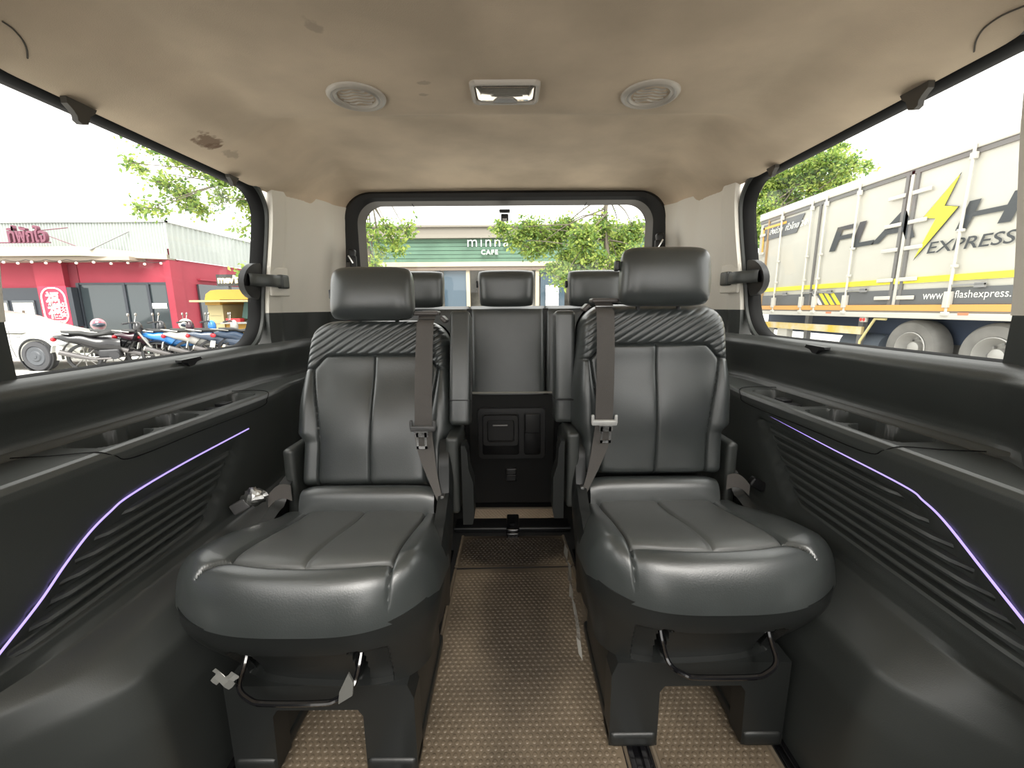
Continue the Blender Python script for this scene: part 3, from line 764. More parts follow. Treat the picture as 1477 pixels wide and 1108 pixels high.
# foil scraps on the left seat's adjuster bar, torn film on the right seat's base
t = tag(obj('plastic_scrap', B().grid(6, 6, lambda u, v: (-.386 - .165 + .05 * u + .006 * math.sin(v * 7), .652 - .01 * u, .30 - .03 * v * (1 - .2 * u) + .008 * math.sin(u * 9)) ), M('smoke_film', (.3, .3, .28), .3, .3), auto=5), 'crumpled smoky plastic scrap stuck on the left end of the left seat bar slot', 'scrap')
t = tag(obj('fabric_tab', B().prism([(-.300, .645, .300), (-.290, .640, .285), (-.292, .636, .262), (-.318, .634, .246), (-.316, .638, .268)], (0, .004, 0)), M('tab_grey', (.12, .12, .11), .6)), 'grey leaf-shaped tab hanging on the right end of the left seat bar', 'tab')
fl = B(); RR = random.Random(5)
pts = []
for k in range(15):
    t_ = k / 14; y = lerp(1.14, .80, t_); pts.append((.160 + .004 * RR.uniform(-1, 1), y, lerp(.27, .19, t_) + .014 * RR.uniform(-1, 1)))
fl.grid(14, 3, lambda u, v: (pts[int(round(u * 14))][0] - .004 - .010 * v, pts[int(round(u * 14))][1], pts[int(round(u * 14))][2] + (v - .5) * .028 * (1 + .5 * math.sin(u * 40)) * (1 - .5 * u)))
tag(obj('torn_film', fl, M('torn_film_mat', (.45, .45, .42), .12, spec=1, alpha=.55), auto=5), 'torn shiny clear film peeling along the aisle side of the right seat base', 'film')

# ------------------------------------------------------------------ rear bench
bench = thing('rear_bench', 'black leather three-seat rear bench with folded-up cushion in front of the hatch', 'bench', (VC, 1.9, 0))
def bench_back(x0, x1, name):
    def f(u, v):
        a = math.sin((u * 2 - 1) * PI / 2); k = max(0, (v - .85) / .15)
        e = max(0, 1 - abs(a) ** 24) ** .5 * max(0, 1 - k ** 6) ** .5
        return (lerp(x0, x1, (a + 1) / 2), 1.845 + .05 * v + .03 * (1 - e), lerp(.56, .955, v))
    return obj(name, B().grid(40, 30, f), leather, bench, fix=False)
bench_back(-.187, .150, 'centre_backrest'); bench_back(-.66, -.19, 'outer_backrest'); bench_back(.153, .62, 'outer_backrest')
obj('bench_back_board', B().bb((-.66, 1.90, .10), (.62, 1.96, .945), .01), black, bench)
obj('backrest_edge_strip', B().bb((-.187, 1.835, .566), (.180, 1.85, .573), .002), M('pale_edge', (.35, .34, .31), .4), bench)
obj('cushion_underside', B().bb((-.20, 1.85, .03), (.195, 1.88, .566), .006), M('underside_black', (.012, .012, .012), .7), bench)
for x0, x1 in ((-.64, -.21), (.205, .60)):
    obj('outer_cushion', B().bb((x0, 1.55, .28), (x1, 1.86, .43), .04), leather, bench)
# tray with cup holder
c0 = atY(690, 590, 1.84); c1 = atY(785, 660, 1.84)
def rrx(y, x0, x1, z0, z1, r, n=6):
    o = []
    for cx, cz, a0 in ((x1 - r, z1 - r, 0), (x0 + r, z1 - r, PI / 2), (x0 + r, z0 + r, PI), (x1 - r, z0 + r, PI * 1.5)):
        for k in range(n + 1):
            a = a0 + PI / 2 * k / n; o.append((cx + r * math.cos(a), y, cz + r * math.sin(a)))
    return o
tray = obj('tray_bezel', B().add(*(lambda q: (q.v, q.f))(loft([rrx(1.85, c0.x - .006, c1.x + .006, c1.z - .006, c0.z + .006, .022), rrx(1.834, c0.x - .002, c1.x + .002, c1.z - .002, c0.z + .002, .02), rrx(1.832, c0.x + .012, c1.x - .012, c1.z + .012, c0.z - .012, .014)], False, True))), M('tray_grey', (.030, .030, .031), .45), bench)
xm = lerp(c0.x, c1.x, .64)
obj('cup_recess', loft([rrx(1.8305, c0.x + .016, xm - .008, c1.z + .018, c0.z - .016, .012), rrx(1.829, c0.x + .018, xm - .010, c1.z + .020, c0.z - .018, .012)], True, True), black, tray)
obj('cup_holder_flap', loft([rrx(1.829, c0.x + .02, xm - .012, c1.z + .065, c0.z - .022, .010), rrx(1.812, c0.x + .022, xm - .014, c1.z + .068, c0.z - .026, .014), rrx(1.812, c0.x + .040, xm - .030, c1.z + .085, c0.z - .045, .014), rrx(1.826, c0.x + .044, xm - .034, c1.z + .09, c0.z - .05, .012)], False, True), M('flap_grey', (.022, .022, .023), .35), tray)
obj('flap_grip', B().bb((c0.x + .065, 1.812, c0.z - .075), (xm - .06, 1.822, c0.z - .068), .002), steel, tray)
obj('latch_recess', loft([rrx(1.8305, xm + .014, c1.x - .018, c1.z + .018, c0.z - .016, .012), rrx(1.829, xm + .016, c1.x - .020, c1.z + .020, c0.z - .018, .012)], True, True), black, tray)
obj('latch_lever', B().bb((xm + .018, 1.818, c0.z - .11), (c1.x - .022, 1.829, c0.z - .02), .008), M('flap_grey', (0, 0, 0)), tray)
c = atY(738, 685, 1.84)
obj('anchor_hook', B().bb((c.x - .028, 1.83, c.z - .03), (c.x + .024, 1.852, c.z + .035), .008).bb((c.x - .024, 1.82, c.z), (c.x + .020, 1.835, c.z + .008), .002), M('hook_grey', (.035, .035, .036), .35), bench)
def bench_headrest(cx, cz, wd=.127, hh=.158):
    y = 1.885
    def hp(sign):
        def f(u, v):
            a = math.sin((u * 2 - 1) * PI / 2); b_ = math.sin((v * 2 - 1) * PI / 2)
            x = a * wd * (1 - .05 * (1 - b_) / 2 - .06 * b_ ** 4); z_ = b_ * hh / 2 * (1 - .08 * abs(a) ** 4)
            e = max(0, 1 - abs(a) ** 5) ** .45 * max(0, 1 - abs(b_) ** 4.5) ** .45
            return (cx + x, y - sign * .045 * e, cz + z_)
        return f
    h = obj('bench_headrest', B().grid(40, 32, hp(1)), leather, bench, fix=False)
    obj('headrest_back', B().grid(30, 24, hp(-1)), leather, h, fix=False)
    obj('headrest_button', B().box((cx - wd - .002, y + .01, cz + .02), (.01, .02, .03), .004), black, h)
bench_headrest(-.022, 1.03); bench_headrest(-.42, 1.028); bench_headrest(.372, 1.028)

# small strap on the hatch sill behind the bench
c = atY(607, 437, 1.98)
tag(obj('belt_end', B().box((c.x, 1.98, .972), (.07, .02, .010), .004, Matrix.Rotation(-.2, 3, 'Y')).box((c.x + .02, 1.98, .982), (.02, .02, .02), .006), black), 'small black belt end lying on the bench top beside the middle headrest', 'belt end')
tag(obj('parcel_ledge', B().bb((-.66, 1.965, .935), (.61, 2.02, .952), .006), M('ledge_grey', (.16, .155, .14), .5)), 'grey ledge behind the rear bench along the hatch window', 'ledge')
# high camera at the hatch top
c = atY(728, 314, 2.02)
t = thing('rear_camera', 'small black rear window camera hanging at the top centre of the hatch glass', 'camera', tuple(c))
obj('camera_body', B().box(c, (.034, .03, .030), .006).box(c + Vector((0, .0, .028)), (.05, .03, .012), .004), black, t)
obj('camera_lens', B().box(c + Vector((0, -.014, -.010)), (.02, .006, .008), .002), M('lens_white', (.6, .6, .6), .3), t)
# pillar belts
for (px, py, lab, s_) in ((507, 375, 'hanging black belt tongue on the left rear pillar above the bench', 1), (952, 352, 'black belt guide top peeking out behind the right seat headrest', -1)):
    c = atY(px, py, 1.93)
    t = thing('pillar_belt', lab, 'seat belt', tuple(c))
    obj('belt_loop', B().box(c + Vector((0, 0, .02)), (.035, .03, .055), .012, Matrix.Rotation(.2 * s_, 3, 'Y')).box(c + Vector((.012 * s_, -.012, -.01)), (.03, .012, .05), .005), black, t)
    obj('belt_tongue', B().box(c + Vector((.004 * s_, -.018, .0)), (.008, .006, .04), .002, Matrix.Rotation(-.5 * s_, 3, 'Y')), chrome, t)
    obj('webbing', B().box(c + Vector((-.008 * s_, .0, -.06)), (.034, .006, .10), .002), belt_m, t)

# ================================================================== OUTSIDE
GZ = -.35
concrete = M('concrete_ground', (.49, .48, .455), .9, bump=.3, bscale=3, var=.15, vscale=.8)
struct('street_ground', B().grid(2, 2, lambda u, v: (lerp(-60, 60, u), lerp(-30, 60, v), GZ)), concrete, smooth=False)
red = M('red_painted_wall', (.30, .028, .05), .7, var=.08, vscale=1)
white_sheet = M('white_metal_sheet', (.34, .37, .355), .5)
dark_glass = M('dark_shop_glass', (.035, .045, .05), .08, spec=.8)
frame_dk = M('dark_window_frame', (.03, .035, .045), .5)
green_w = M('green_painted_dado', (.03, .11, .06), .6)
cream = M('cream_fascia', (.42, .38, .31), .6)
# ---- red shop
SY = 13.0; SX = -10.25
shop = thing('shop_building', 'red-walled shop with white corrugated metal roof across the car park', 'building', (SX, SY, GZ))
obj('front_wall', B().bb((-19, SY, .28), (SX - .01, SY + .25, 2.75)), red, shop, smooth=False)
obj('wall_pier', B().bb((-14.24, SY - .18, .2), (-13.38, SY, 2.35)), red, shop, smooth=False)
obj('corner_pier', B().bb((-10.42, SY - .10, .1), (SX + .03, SY + .35, 2.4)), red, shop, smooth=False)
obj('side_wall', B().bb((SX - .25, SY + .3, GZ), (SX, SY + 14, 2.45)), red, shop, smooth=False)
obj('green_dado', B().bb((-14.25, SY - .2, GZ), (SX + .02, SY + .2, .22)), green_w, shop, smooth=False)
obj('side_ledge', B().bb((SX - .02, SY + 1.0, 1.88), (SX + .10, SY + 5.0, 1.93)), red, shop, smooth=False)
# big window, five panes
x0, x1 = -13.1, -10.42
for i, (a, b_) in enumerate(((0, .51), (.51, .78), (.78, 1))):
    obj('window_pane', B().bb((lerp(x0, x1, a) + .03, SY - .04, .28), (lerp(x0, x1, b_) - .03, SY - .02, 1.72)), dark_glass, shop, smooth=False)
    obj('mullion', B().bb((lerp(x0, x1, b_) - .04, SY - .08, .28), (lerp(x0, x1, b_) + .04, SY, 1.75)), frame_dk, shop, smooth=False)
obj('window_head', B().bb((x0 - .05, SY - .07, 1.70), (x1, SY, 1.76)), frame_dk, shop, smooth=False)
obj('window_jamb', B().bb((x0 - .06, SY - .09, .28), (x0 + .03, SY, 1.75)), frame_dk, shop, smooth=False)
obj('window_sticker', B().bb((-11.0, SY - .06, .98), (-10.52, SY - .05, 1.14)), M('sticker_white', (.7, .7, .7), .6), shop, smooth=False)
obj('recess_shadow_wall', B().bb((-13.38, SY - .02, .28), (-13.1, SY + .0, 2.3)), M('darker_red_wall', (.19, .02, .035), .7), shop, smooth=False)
# door
obj('door_frame', B().bb((-15.9, SY - .10, GZ), (-14.25, SY - .02, 1.62)), frame_dk, shop, smooth=False)
post = M('menu_poster', (.55, .54, .50), .6, var=.25, vscale=3)
for a, b_ in ((-15.78, -15.26), (-15.14, -14.46)):
    p = obj('door_leaf', B().bb((a, SY - .14, GZ), (b_, SY - .10, 1.25)), M('door_glass', (.08, .09, .1), .1), shop, smooth=False)
    q = obj('poster', B().bb((a + .03, SY - .155, -.1), (b_ - .03, SY - .145, 1.18)), post, p, smooth=False)
    obj('poster_bowl', B().lathe(((a + b_) / 2, SY - .16, .30), (0, -1, 0), [(0, 0), (.16, 0), (.16, .01), (0, .01)], 16), M('bowl_print', (.10, .07, .05), .7), p)
    obj('poster_lamp', B().bb(((a + b_) / 2 - .06, SY - .162, .80), ((a + b_) / 2 + .02, SY - .157, .95)), M('bowl_print', (0, 0, 0)), p, smooth=False)
obj('door_handle', B().bb((-15.16, SY - .24, .45), (-15.12, SY - .18, .75)).bb((-15.16, SY - .24, .73), (-15.05, SY - .2, .77)).bb((-15.16, SY - .24, .43), (-15.05, SY - .2, .47)), chrome, shop)
# canopy fascia and roof
obj('canopy_fascia', B().bb((-19, SY - .75, 2.47), (-12.25, SY + .2, 2.72)), cream, shop, smooth=False)
obj('canopy_fascia', B().prism([(-12.25, SY - .75, 2.72), (-12.25, SY - .75, 2.47), (SX, SY - .12, 2.42), (SX, SY - .12, 2.56)], (0, .3, 0)), cream, shop, smooth=False)
obj('canopy_soffit', B().bb((-19, SY - .55, 2.36), (-11, SY + .2, 2.46)), M('soffit_tan', (.38, .32, .26), .7), shop, smooth=False)
cor = B(); nx = 400
cor.grid(nx, 1, lambda u, v: (lerp(-19, SX, u), SY - .10 + .03 * (1 if int(u * nx) % 4 < 2 else 0), lerp(2.55, 3.50, v)))
obj('corrugated_front', cor, white_sheet, shop, smooth=False, fix=False)
cs = B(); cs.grid(260, 1, lambda u, v: (SX + .04 + .03 * (1 if int(u * 260) % 4 < 2 else 0), lerp(SY - .1, SY + 14, u), lerp(2.45, 3.50 - .0 * u, v)))
obj('corrugated_side', cs, white_sheet, shop, smooth=False, fix=False)
obj('roof_edge', B().bb((-19, SY - .14, 3.48), (SX + .1, SY - .02, 3.53)).bb((SX, SY - .14, 3.48), (SX + .1, SY + 14, 3.53)), M('roof_edge_grey', (.45, .47, .46), .5), shop, smooth=False)
for a, b_ in (((-11.95, SY - .7, 2.62), (-11.25, SY - .12, 3.22)), ((-14.3, SY - .35, 3.25), (-14.65, SY - .2, 3.05))):
    obj('tie_rod', B().cyl(a, b_, .018, 6), M('rod_grey', (.2, .2, .2), .5), shop)
# roof script sign
sg = thing('roof_sign', 'dark red script lettering mounted on the white shop roof', 'sign', (-15, SY - .8, 2.72))
sgm = M('sign_maroon', (.16, .05, .08), .5)
text('lettering', 'ที่พักใจ', .50, sgm, (-12.95, SY - .8, 2.84), (1, 0, 0), (0, 0, 1), sg, .05, bold=.014, sx=.8, align='RIGHT')
obj('sign_frame', B().tube([(-15.5, SY - .8, 2.82), (-12.9, SY - .8, 2.82)], .02, 6).tube([(-13.2, SY - .8, 3.10), (-12.4, SY - .6, 2.74)], .012, 6).tube([(-13.35, SY - .8, 3.12), (-12.95, SY - .2, 3.32)], .015, 6), sgm, sg)
# wall sign
ws = thing('wall_sign', 'red rounded shop sign with white outline and white characters on the red wall', 'sign', (-13.650, SY - .3, 1.0))
obj('sign_board', B().bb((-14.080, SY - .30, .46), (-13.250, SY - .22, 1.66)), M('sign_red', (.50, .03, .07), .5), ws, smooth=False)
obj('sign_edge', B().bb((-13.240, SY - .30, .46), (-13.100, SY - .12, 1.62)), frame_dk, ws, smooth=False)
wm = M('sign_white', (.85, .82, .80), .5)
rl = rrx(SY - .31, -14.020, -13.320, .54, 1.60, .30, 10)
obj('sign_outline', B().tube(rl + [rl[0]], .022, 6), wm, ws)
text('characters', '福', .46, wm, (-13.890, SY - .315, 1.10), (1, 0, 0), (0, 0, 1), ws, .01, bold=.008, sx=.9)
text('characters', '福', .46, wm, (-13.890, SY - .315, .74), (1, 0, 0), (0, 0, 1), ws, .01, bold=.008, sx=.9)
for k, ch in enumerate('点火食'): text('small_characters', ch, .15, wm, (-13.500, SY - .315, 1.06 - .15 * k), (1, 0, 0), (0, 0, 1), ws, .006)
text('caption', 'Restaurant', .11, wm, (-13.670, SY - .315, .60), (1, 0, 0), (0, 0, 1), ws, .006, align='CENTER')
# string of bulbs
sl_ = thing('string_lights', 'string of small round bulbs under the shop canopy edge', 'string lights', (-13, SY - .8, 2.4))
obj('wire', B().tube([(lerp(-16, SX, k / 40), SY - lerp(.8, .2, max(0, k / 40 - .6) / .4), 2.36 - .05 * abs(math.sin(k * PI / 4))) for k in range(41)], .008, 4), black, sl_)
bm_ = M('bulb_white', (.9, .85, .75), .3)
for k in range(15):
    u = k / 14; obj('bulb', B().sph((lerp(-15.9, SX - .1, u), SY - lerp(.82, .25, max(0, u - .6) / .4), 2.29 - .03 * (k % 2)), .036, 8, 6), bm_, sl_)

# ---- white car
def car(px_, cy, label):
    """nose towards +x; near side at y=cy"""
    x1 = px_; t = thing('white_car', label, 'car', (x1 - 2, cy + .85, GZ)); g = GZ
    wh = M('white_car_paint', (.50, .49, .45), .25, coat=.6)
    # side outline (x from nose back, z)
    def zt(x):   # top of the body at distance d from nose
        d = x1 - x; return g + sinterp([(0, .55), (.10, .70), (.35, .80), (1.05, .98), (1.9, 1.45), (2.6, 1.5), (3.5, 1.42), (4.1, .9)], d) if d > 0 else g + .5
    def body(u, v):
        d = 4.1 * u; x = x1 - d; top = sinterp([(0, .50), (.10, .62), (.45, .74), (1.05, .86), (4.1, .92)], d)
        a = v * 2 - 1; half = .84 * (1 - .35 * max(0, 1 - d / .5) ** 2) * (1 - .2 * max(0, (d - 3.6) / .5) ** 2)
        ang = a * PI * .5; y = cy + .85 + half * math.copysign(abs(math.sin(ang)) ** .35, a)
        z_ = g + .22 + (top - .22) * max(0, math.cos(ang)) ** .35
        return (x, y, z_)
    obj('car_body', B().grid(60, 40, body), wh, t, fix=False)
    def cab(u, v):
        d = lerp(.95, 4.0, u); x = x1 - d; h = interp([(.95, 0), (1.3, .12), (2.0, .40), (2.6, .50), (3.3, .46), (4.0, 0)], d)
        a = v * 2 - 1; ang = a * PI / 2; half = .78 - .12 * (h / .5)
        return (x, cy + .85 + half * math.copysign(abs(math.sin(ang)) ** .4, a), g + .82 + h * max(0, math.cos(ang)) ** .4)
    obj('cabin', B().grid(30, 24, cab), wh, t, fix=False)
    gm = M('car_glass', (.02, .03, .05), .05)
    obj('side_window', B().prism([(x1 - 1.30, cy + .03, g + .86), (x1 - 2.1, cy + .12, g + 1.22), (x1 - 3.2, cy + .12, g + 1.24), (x1 - 3.3, cy + .03, g + .88)], (0, .02, 0)), gm, t, smooth=False)
    obj('mirror', B().sph((x1 - 1.36, cy - .06, g + .90), .085, 10, 8, (1, .8, .7)), wh, t)
    obj('headlamp', B().sph((x1 - .22, cy + .16, g + .60), .15, 10, 8, (1.3, .6, .45)), M('headlamp_glass', (.5, .52, .55), .1), t)
    obj('fog_lamp', B().cyl((x1 - .13, cy + .12, g + .42), (x1 - .10, cy + .08, g + .42), .05, 10), M('fog', (.3, .3, .3), .3), t)
    obj('side_badge', B().bb((x1 - .98, cy - .01, g + .72), (x1 - .90, cy + .0, g + .75)), steel, t)
    obj('door_gap', B().tube([(x1 - 1.12, cy + .0, g + .9), (x1 - 1.14, cy - .005, g + .55), (x1 - 1.08, cy + .0, g + .3)], .006, 4), M('gap_dark', (.1, .1, .1), .8), t)
    for d in (.64, 3.2):
        obj('wheel_arch', B().lathe((x1 - d, cy - .003, g + .33), (0, -1, 0), [(.0, -.06), (.37, -.06), (.38, .004), (.35, .010), (.345, -.06)], 28), black, t)
        wv = obj('wheel', B().lathe((x1 - d, cy + .19, g + .32), (0, -1, 0), [(.0, 0), (.30, 0), (.32, .02), (.32, .18), (.30, .21), (.22, .215), (.20, .19), (0, .19)], 32), M('tyre_rubber', (.05, .05, .055), .7), t)
        obj('wheel_disc', B().lathe((x1 - d, cy + .19, g + .32), (0, -1, 0), [(.21, .195), (.19, .215), (.12, .205), (.10, .225), (.05, .225), (.045, .235), (0, .235)], 24), M('steel_wheel', (.07, .075, .085), .5), wv)
    return t
cpt = atZ(60, 535, GZ)
car(cpt.x + .62, cpt.y - .02, 'white hatchback parked in front of the red shop, only its front seen')

# ---- motorcycles
def bike(x, y, rz, col, name, label, seatc=(.02, .02, .02), lamp=True, side_c=None, scooter=False):
    t = thing(name, label, 'motorcycle', (x, y, GZ), None, rz)
    cm = M('bike_paint_%d_%d_%d' % tuple(int(c * 255) for c in col), col, .25, coat=.5)
    dk = M('bike_dark', (.03, .03, .033), .45); ty = M('bike_tyre', (.035, .035, .037), .7); al = M('bike_metal', (.35, .34, .32), .4, .6)
    def L(nm, b, mt, par=t, **k): return obj(nm, b, mt, par, local=True, **k)
    for wx, nm in ((0, 'rear_wheel'), (1.22, 'front_wheel')):
        wv = L(nm, B().lathe((wx, 0, .29), (0, 1, 0), [(.235, -.035), (.27, -.045), (.29, -.02), (.295, 0), (.29, .02), (.27, .045), (.235, .035), (.235, -.035)], 28), ty)
        s = B()
        for k in range(8):
            a = PI / 4 * k; s.tube([(wx, 0, .29), (wx + .24 * math.cos(a), 0, .29 + .24 * math.sin(a))], .010, 4)
        s.cyl((wx, -.05, .29), (wx, .05, .29), .05, 12); L('spokes', s, al, wv)
    def tail(u, v):
        px_ = lerp(-.42, .62, u); zc = sinterp([(-.42, .74), (-.1, .69), (.3, .57), (.62, .52)], px_); hh = sinterp([(-.42, .035), (-.2, .09), (.1, .15), (.62, .15)], px_); ww = sinterp([(-.42, .05), (-.1, .12), (.3, .14), (.62, .08)], px_)
        a = 2 * PI * v; return (px_, ww * math.cos(a), zc + hh * math.sin(a))
    L('tail_fairing', B().grid(20, 14, tail), cm, fix=False)
    L('seat', B().grid(18, 12, lambda u, v: (lerp(-.30, .50, u), .115 * math.cos(2 * PI * v) * min(1, u * 6, (1 - u) * 6) ** .5, sinterp([(0, .83), (.35, .82), (.6, .77), (1, .80)], u) + .045 * math.sin(2 * PI * v))), M('bike_seat', (.025, .025, .025), .5))
    L('leg_shield', B().grid(12, 10, lambda u, v: (.80 + .18 * v + .05 * abs(u * 2 - 1) * -1, (u * 2 - 1) * (.20 - .06 * v), lerp(.38, .86, v))), cm, fix=False)
    L('cowl', B().sph((.95, 0, .88), .11, 12, 10, (.8, .95, 1.45)), cm)
    L('engine', B().box((.42, 0, .36), (.36, .20, .20), .05).cyl((.5, -.13, .32), (.5, .13, .32), .09, 14), dk)
    L('fork', B().tube([(.93, -.07, .85), (1.22, -.07, .29)], .022, 8).tube([(.93, .07, .85), (1.22, .07, .29)], .022, 8), al)
    L('front_mudguard', B().grid(12, 8, lambda u, v: (1.22 + .325 * math.cos(lerp(.1, 2.3, u)), (v - .5) * .13, .29 + .325 * math.sin(lerp(.1, 2.3, u)) - .03 * abs(v - .5) * 2)), cm, fix=False)
    L('rear_mudguard', B().grid(10, 6, lambda u, v: (0 + .34 * math.cos(lerp(1.6, 3.3, u)), (v - .5) * .15, .29 + .36 * math.sin(lerp(1.6, 3.3, u)) + .04)), dk, fix=False)
    hb = L('handlebar', B().tube(catmull([(.78, -.33, 1.0), (.86, -.2, 1.02), (.92, 0, 1.0), (.86, .2, 1.02), (.78, .33, 1.0)], 4), .014, 6).tube([(.77, -.36, 1.0), (.83, -.24, 1.01)], .02, 8).tube([(.77, .36, 1.0), (.83, .24, 1.01)], .02, 8), dk)
    for s_ in (-1, 1):
        L('mirror', B().tube([(.86, s_ * .22, 1.02), (.88, s_ * .28, 1.17)], .007, 5).sph((.88, s_ * .31, 1.19), .06, 10, 6, (.35, 1, .65)), al, hb)
    L('exhaust', B().tube([(.45, -.14, .26), (.2, -.17, .26), (-.02, -.19, .33), (-.32, -.2, .44)], [.02, .025, .05, .055], 12), M('muffler', (.16, .15, .15), .35, .6))
    L('muffler_cap', B().cyl((-.315, -.2, .437), (-.335, -.2, .444), .05, 12), M('cap_cream', (.65, .62, .5), .4))
    L('number_plate', B().box((-.46, 0, .50), (.012, .20, .15), .003, Matrix.Rotation(.25, 3, 'Y')), M('plate_white', (.75, .75, .7), .5))
    L('tail_lamp', B().sph((-.43, 0, .70), .07, 10, 8, (.7, 1.3, .7)), M('tail_lamp_red', (.55, .02, .03), .2))
    L('stand', B().tube([(.3, .12, .25), (.2, .2, .0)], .012, 6), dk)
    L('grab_rail', B().tube(catmull([(-.15, -.12, .80), (-.38, -.10, .84), (-.46, 0, .85), (-.38, .10, .84), (-.15, .12, .80)], 4), .012, 6), al)
    return t
def bpos(px, py): q = atZ(px, py, GZ); return q.x, q.y
rz = math.radians(28)
BK = [(120, 8.95, (.015, .014, .016), 'black motorcycle with dark red tail, nearest the white car', 'motorcycle', 30),
      (160, 9.5, (.03, .03, .035), 'black and grey motorcycle second from the white car, helmet above it', 'motorcycle', 30),
      (204, 9.6, (.05, .02, .03), 'dark maroon motorcycle between the grey one and the bright blue one', 'motorcycle', 30),
      (238, 9.7, (.03, .20, .55), 'bright blue motorcycle in the middle of the row', 'motorcycle', 30),
      (272, 9.8, (.40, .39, .37), 'silver white motorcycle with cream helmet on its handlebar', 'motorcycle', 30),
      (306, 9.9, (.05, .07, .11), 'dark navy scooter with round red tail lamp', 'scooter', 30),
      (338, 10.1, (.03, .05, .09), 'black scooter with its nose in front of the yellow stall', 'scooter', 60)]
for (px, yy, col, lab, nme, dg) in BK:
    bike(atY(px, 500, yy).x, yy, math.radians(dg), col, nme, lab)
def helmet(px, py, y, col, lab):
    c = atY(px, py, y); t = thing('helmet', lab, 'helmet', tuple(c))
    obj('helmet_shell', B().sph(c, .15, 20, 14, (1, .9, .95)), M('helmet_%d' % int(col[0] * 100), col, .2, coat=.5, var=.3 if col[0] < .4 else 0, vscale=6, var2=(.35, .05, .08) if col[0] < .4 else None), t)
    obj('visor', B().sph(c + Vector((.045, -.04, -.01)), .128, 16, 10, (1, .9, .5)), M('visor_dark', (.03, .04, .06), .1), t)
helmet(142, 468, 9.9, (.30, .28, .30), 'patterned red and white helmet hanging on the second motorcycle')
helmet(268, 468, 10.3, (.72, .72, .62), 'cream open helmet on the silver motorcycle')

# ---- yellow food stall
FY = 12.0
a = atY(297, 420, FY); x0 = a.x; x1 = x0 + 3.0
yel = M('yellow_stall_paint', (.50, .28, .04), .5); yel2 = M('pale_yellow_paint', (.45, .38, .20), .6)
fs = thing('food_stall', 'yellow food trailer with open serving hatch beside the red shop', 'food stall', (x0 + 1.5, FY, GZ))
ztop = atY(330, 418, FY).z
zc_ = atY(330, 466, FY).z
obj('lower_body', B().bb((x0 + .42, FY, GZ + .1), (x1, FY + 1.5, zc_), .03), yel, fs)
obj('roof', loft([[(x, yy, z_) for x, z_ in ((x0, ztop - .42), (x0, ztop - .28), (x0 + .05, ztop - .12), (x0 + .2, ztop - .02), (x0 + .4, ztop), (x1, ztop), (x1, ztop - .27), (x0 + .42, ztop - .27), (x0 + .42, ztop - .42))] for yy in (FY - .1, FY + 1.5)], True, True), yel, fs, smooth=False)
obj('side_panel', B().bb((x0 + .0, FY - .02, GZ + .1), (x0 + .42, FY + 1.5, ztop - .40)), yel2, fs, smooth=False)
obj('back_wall', B().bb((x0 + .42, FY + 1.2, zc_), (x1, FY + 1.3, ztop - .2)), M('stall_inside', (.05, .05, .055), .7), fs, smooth=False)
obj('awning', B().bb((x0 - .25, FY - .35, ztop - .34), (x1, FY + .1, ztop - .29)), yel2, fs, smooth=False)
obj('counter', B().bb((x0 + .42, FY - .2, zc_ - .02), (x1, FY + .3, zc_ + .03)), M('counter_steel', (.4, .4, .38), .4, .5), fs, smooth=False)
text('panel_print', '♦\nmenu', .2, M('print_brown', (.2, .12, .05), .6), (x0 + 1.6, FY - .005, zc_ - .45), (1, 0, 0), (0, 0, 1), fs, .003, align='CENTER')
for k in range(5): text('menu_lines', '~~~~', .13, M('menu_ink', (.35, .33, .2), .7), (x0 + .05, FY - .03, ztop - .75 - .22 * k), (1, 0, 0), (0, 0, 1), fs, .002)
tag(obj('red_box', B().bb((x0 + .52, FY - .1, zc_ + .03), (x0 + .92, FY + .1, zc_ + .13), .01), M('box_red', (.6, .04, .05), .5)), 'low red box on the left end of the stall counter', 'box')
tag(obj('green_menu_board', B().box((x0 + 1.0, FY + .15, zc_ + .36), (.22, .02, .5), .01, Matrix.Rotation(.25, 3, 'Y')), M('board_green', (.06, .14, .12), .5)), 'dark green board standing behind the stall counter', 'board')
for k in range(6):
    tag(obj('glass_jar', B().lathe((x0 + 1.16 + .11 * k, FY + (.0 if k % 2 else .12), zc_ + .03), (0, 0, 1), [(0, 0), (.045, 0), (.048, .02), (.048, .16), (.038, .19), (.038, .215), (0, .215)], 12), M('jar_%d' % (k % 3), [(.35, .28, .22), (.5, .45, .4), (.25, .15, .1)][k % 3], .2)), '%s jar, %s in the row on the yellow stall counter' % (('light brown', 'pale', 'dark brown')[k % 3], ('first', 'second', 'third', 'fourth', 'fifth', 'last')[k]), 'jar', 'jars on the stall counter')
# sign board of the stall behind
c = atY(312, 403, 12.9)
sb = thing('stall_sign', 'black sign board with cream rounded lettering above the yellow stall', 'sign', (c.x, 12.9, c.z))
obj('post', B().bb((c.x + .3, 12.95, GZ), (c.x + .36, 13.0, c.z - .2)), frame_dk, sb, smooth=False)
obj('post', B().bb((c.x + 2.0, 12.95, GZ), (c.x + 2.06, 13.0, c.z - .2)), frame_dk, sb, smooth=False)
obj('board', B().bb((c.x, 12.9, c.z - .20), (c.x + 2.4, 12.95, c.z + .14)), M('sign_black', (.03, .03, .03), .5), sb, smooth=False)
text('lettering', "mev'lสaw", .30, M('lettering_cream', (.8, .72, .45), .5), (c.x + .04, 12.89, c.z - .11), (1, 0, 0), (0, 0, 1), sb, .01, bold=.012, spacing=.92)
tag(obj('dark_shop_front', B().bb((SX + .02, SY + .9, GZ), (SX + .08, SY + 5, 1.75)), dark_glass, smooth=False), 'dark glass side front of the red shop behind the motorcycles', 'window')

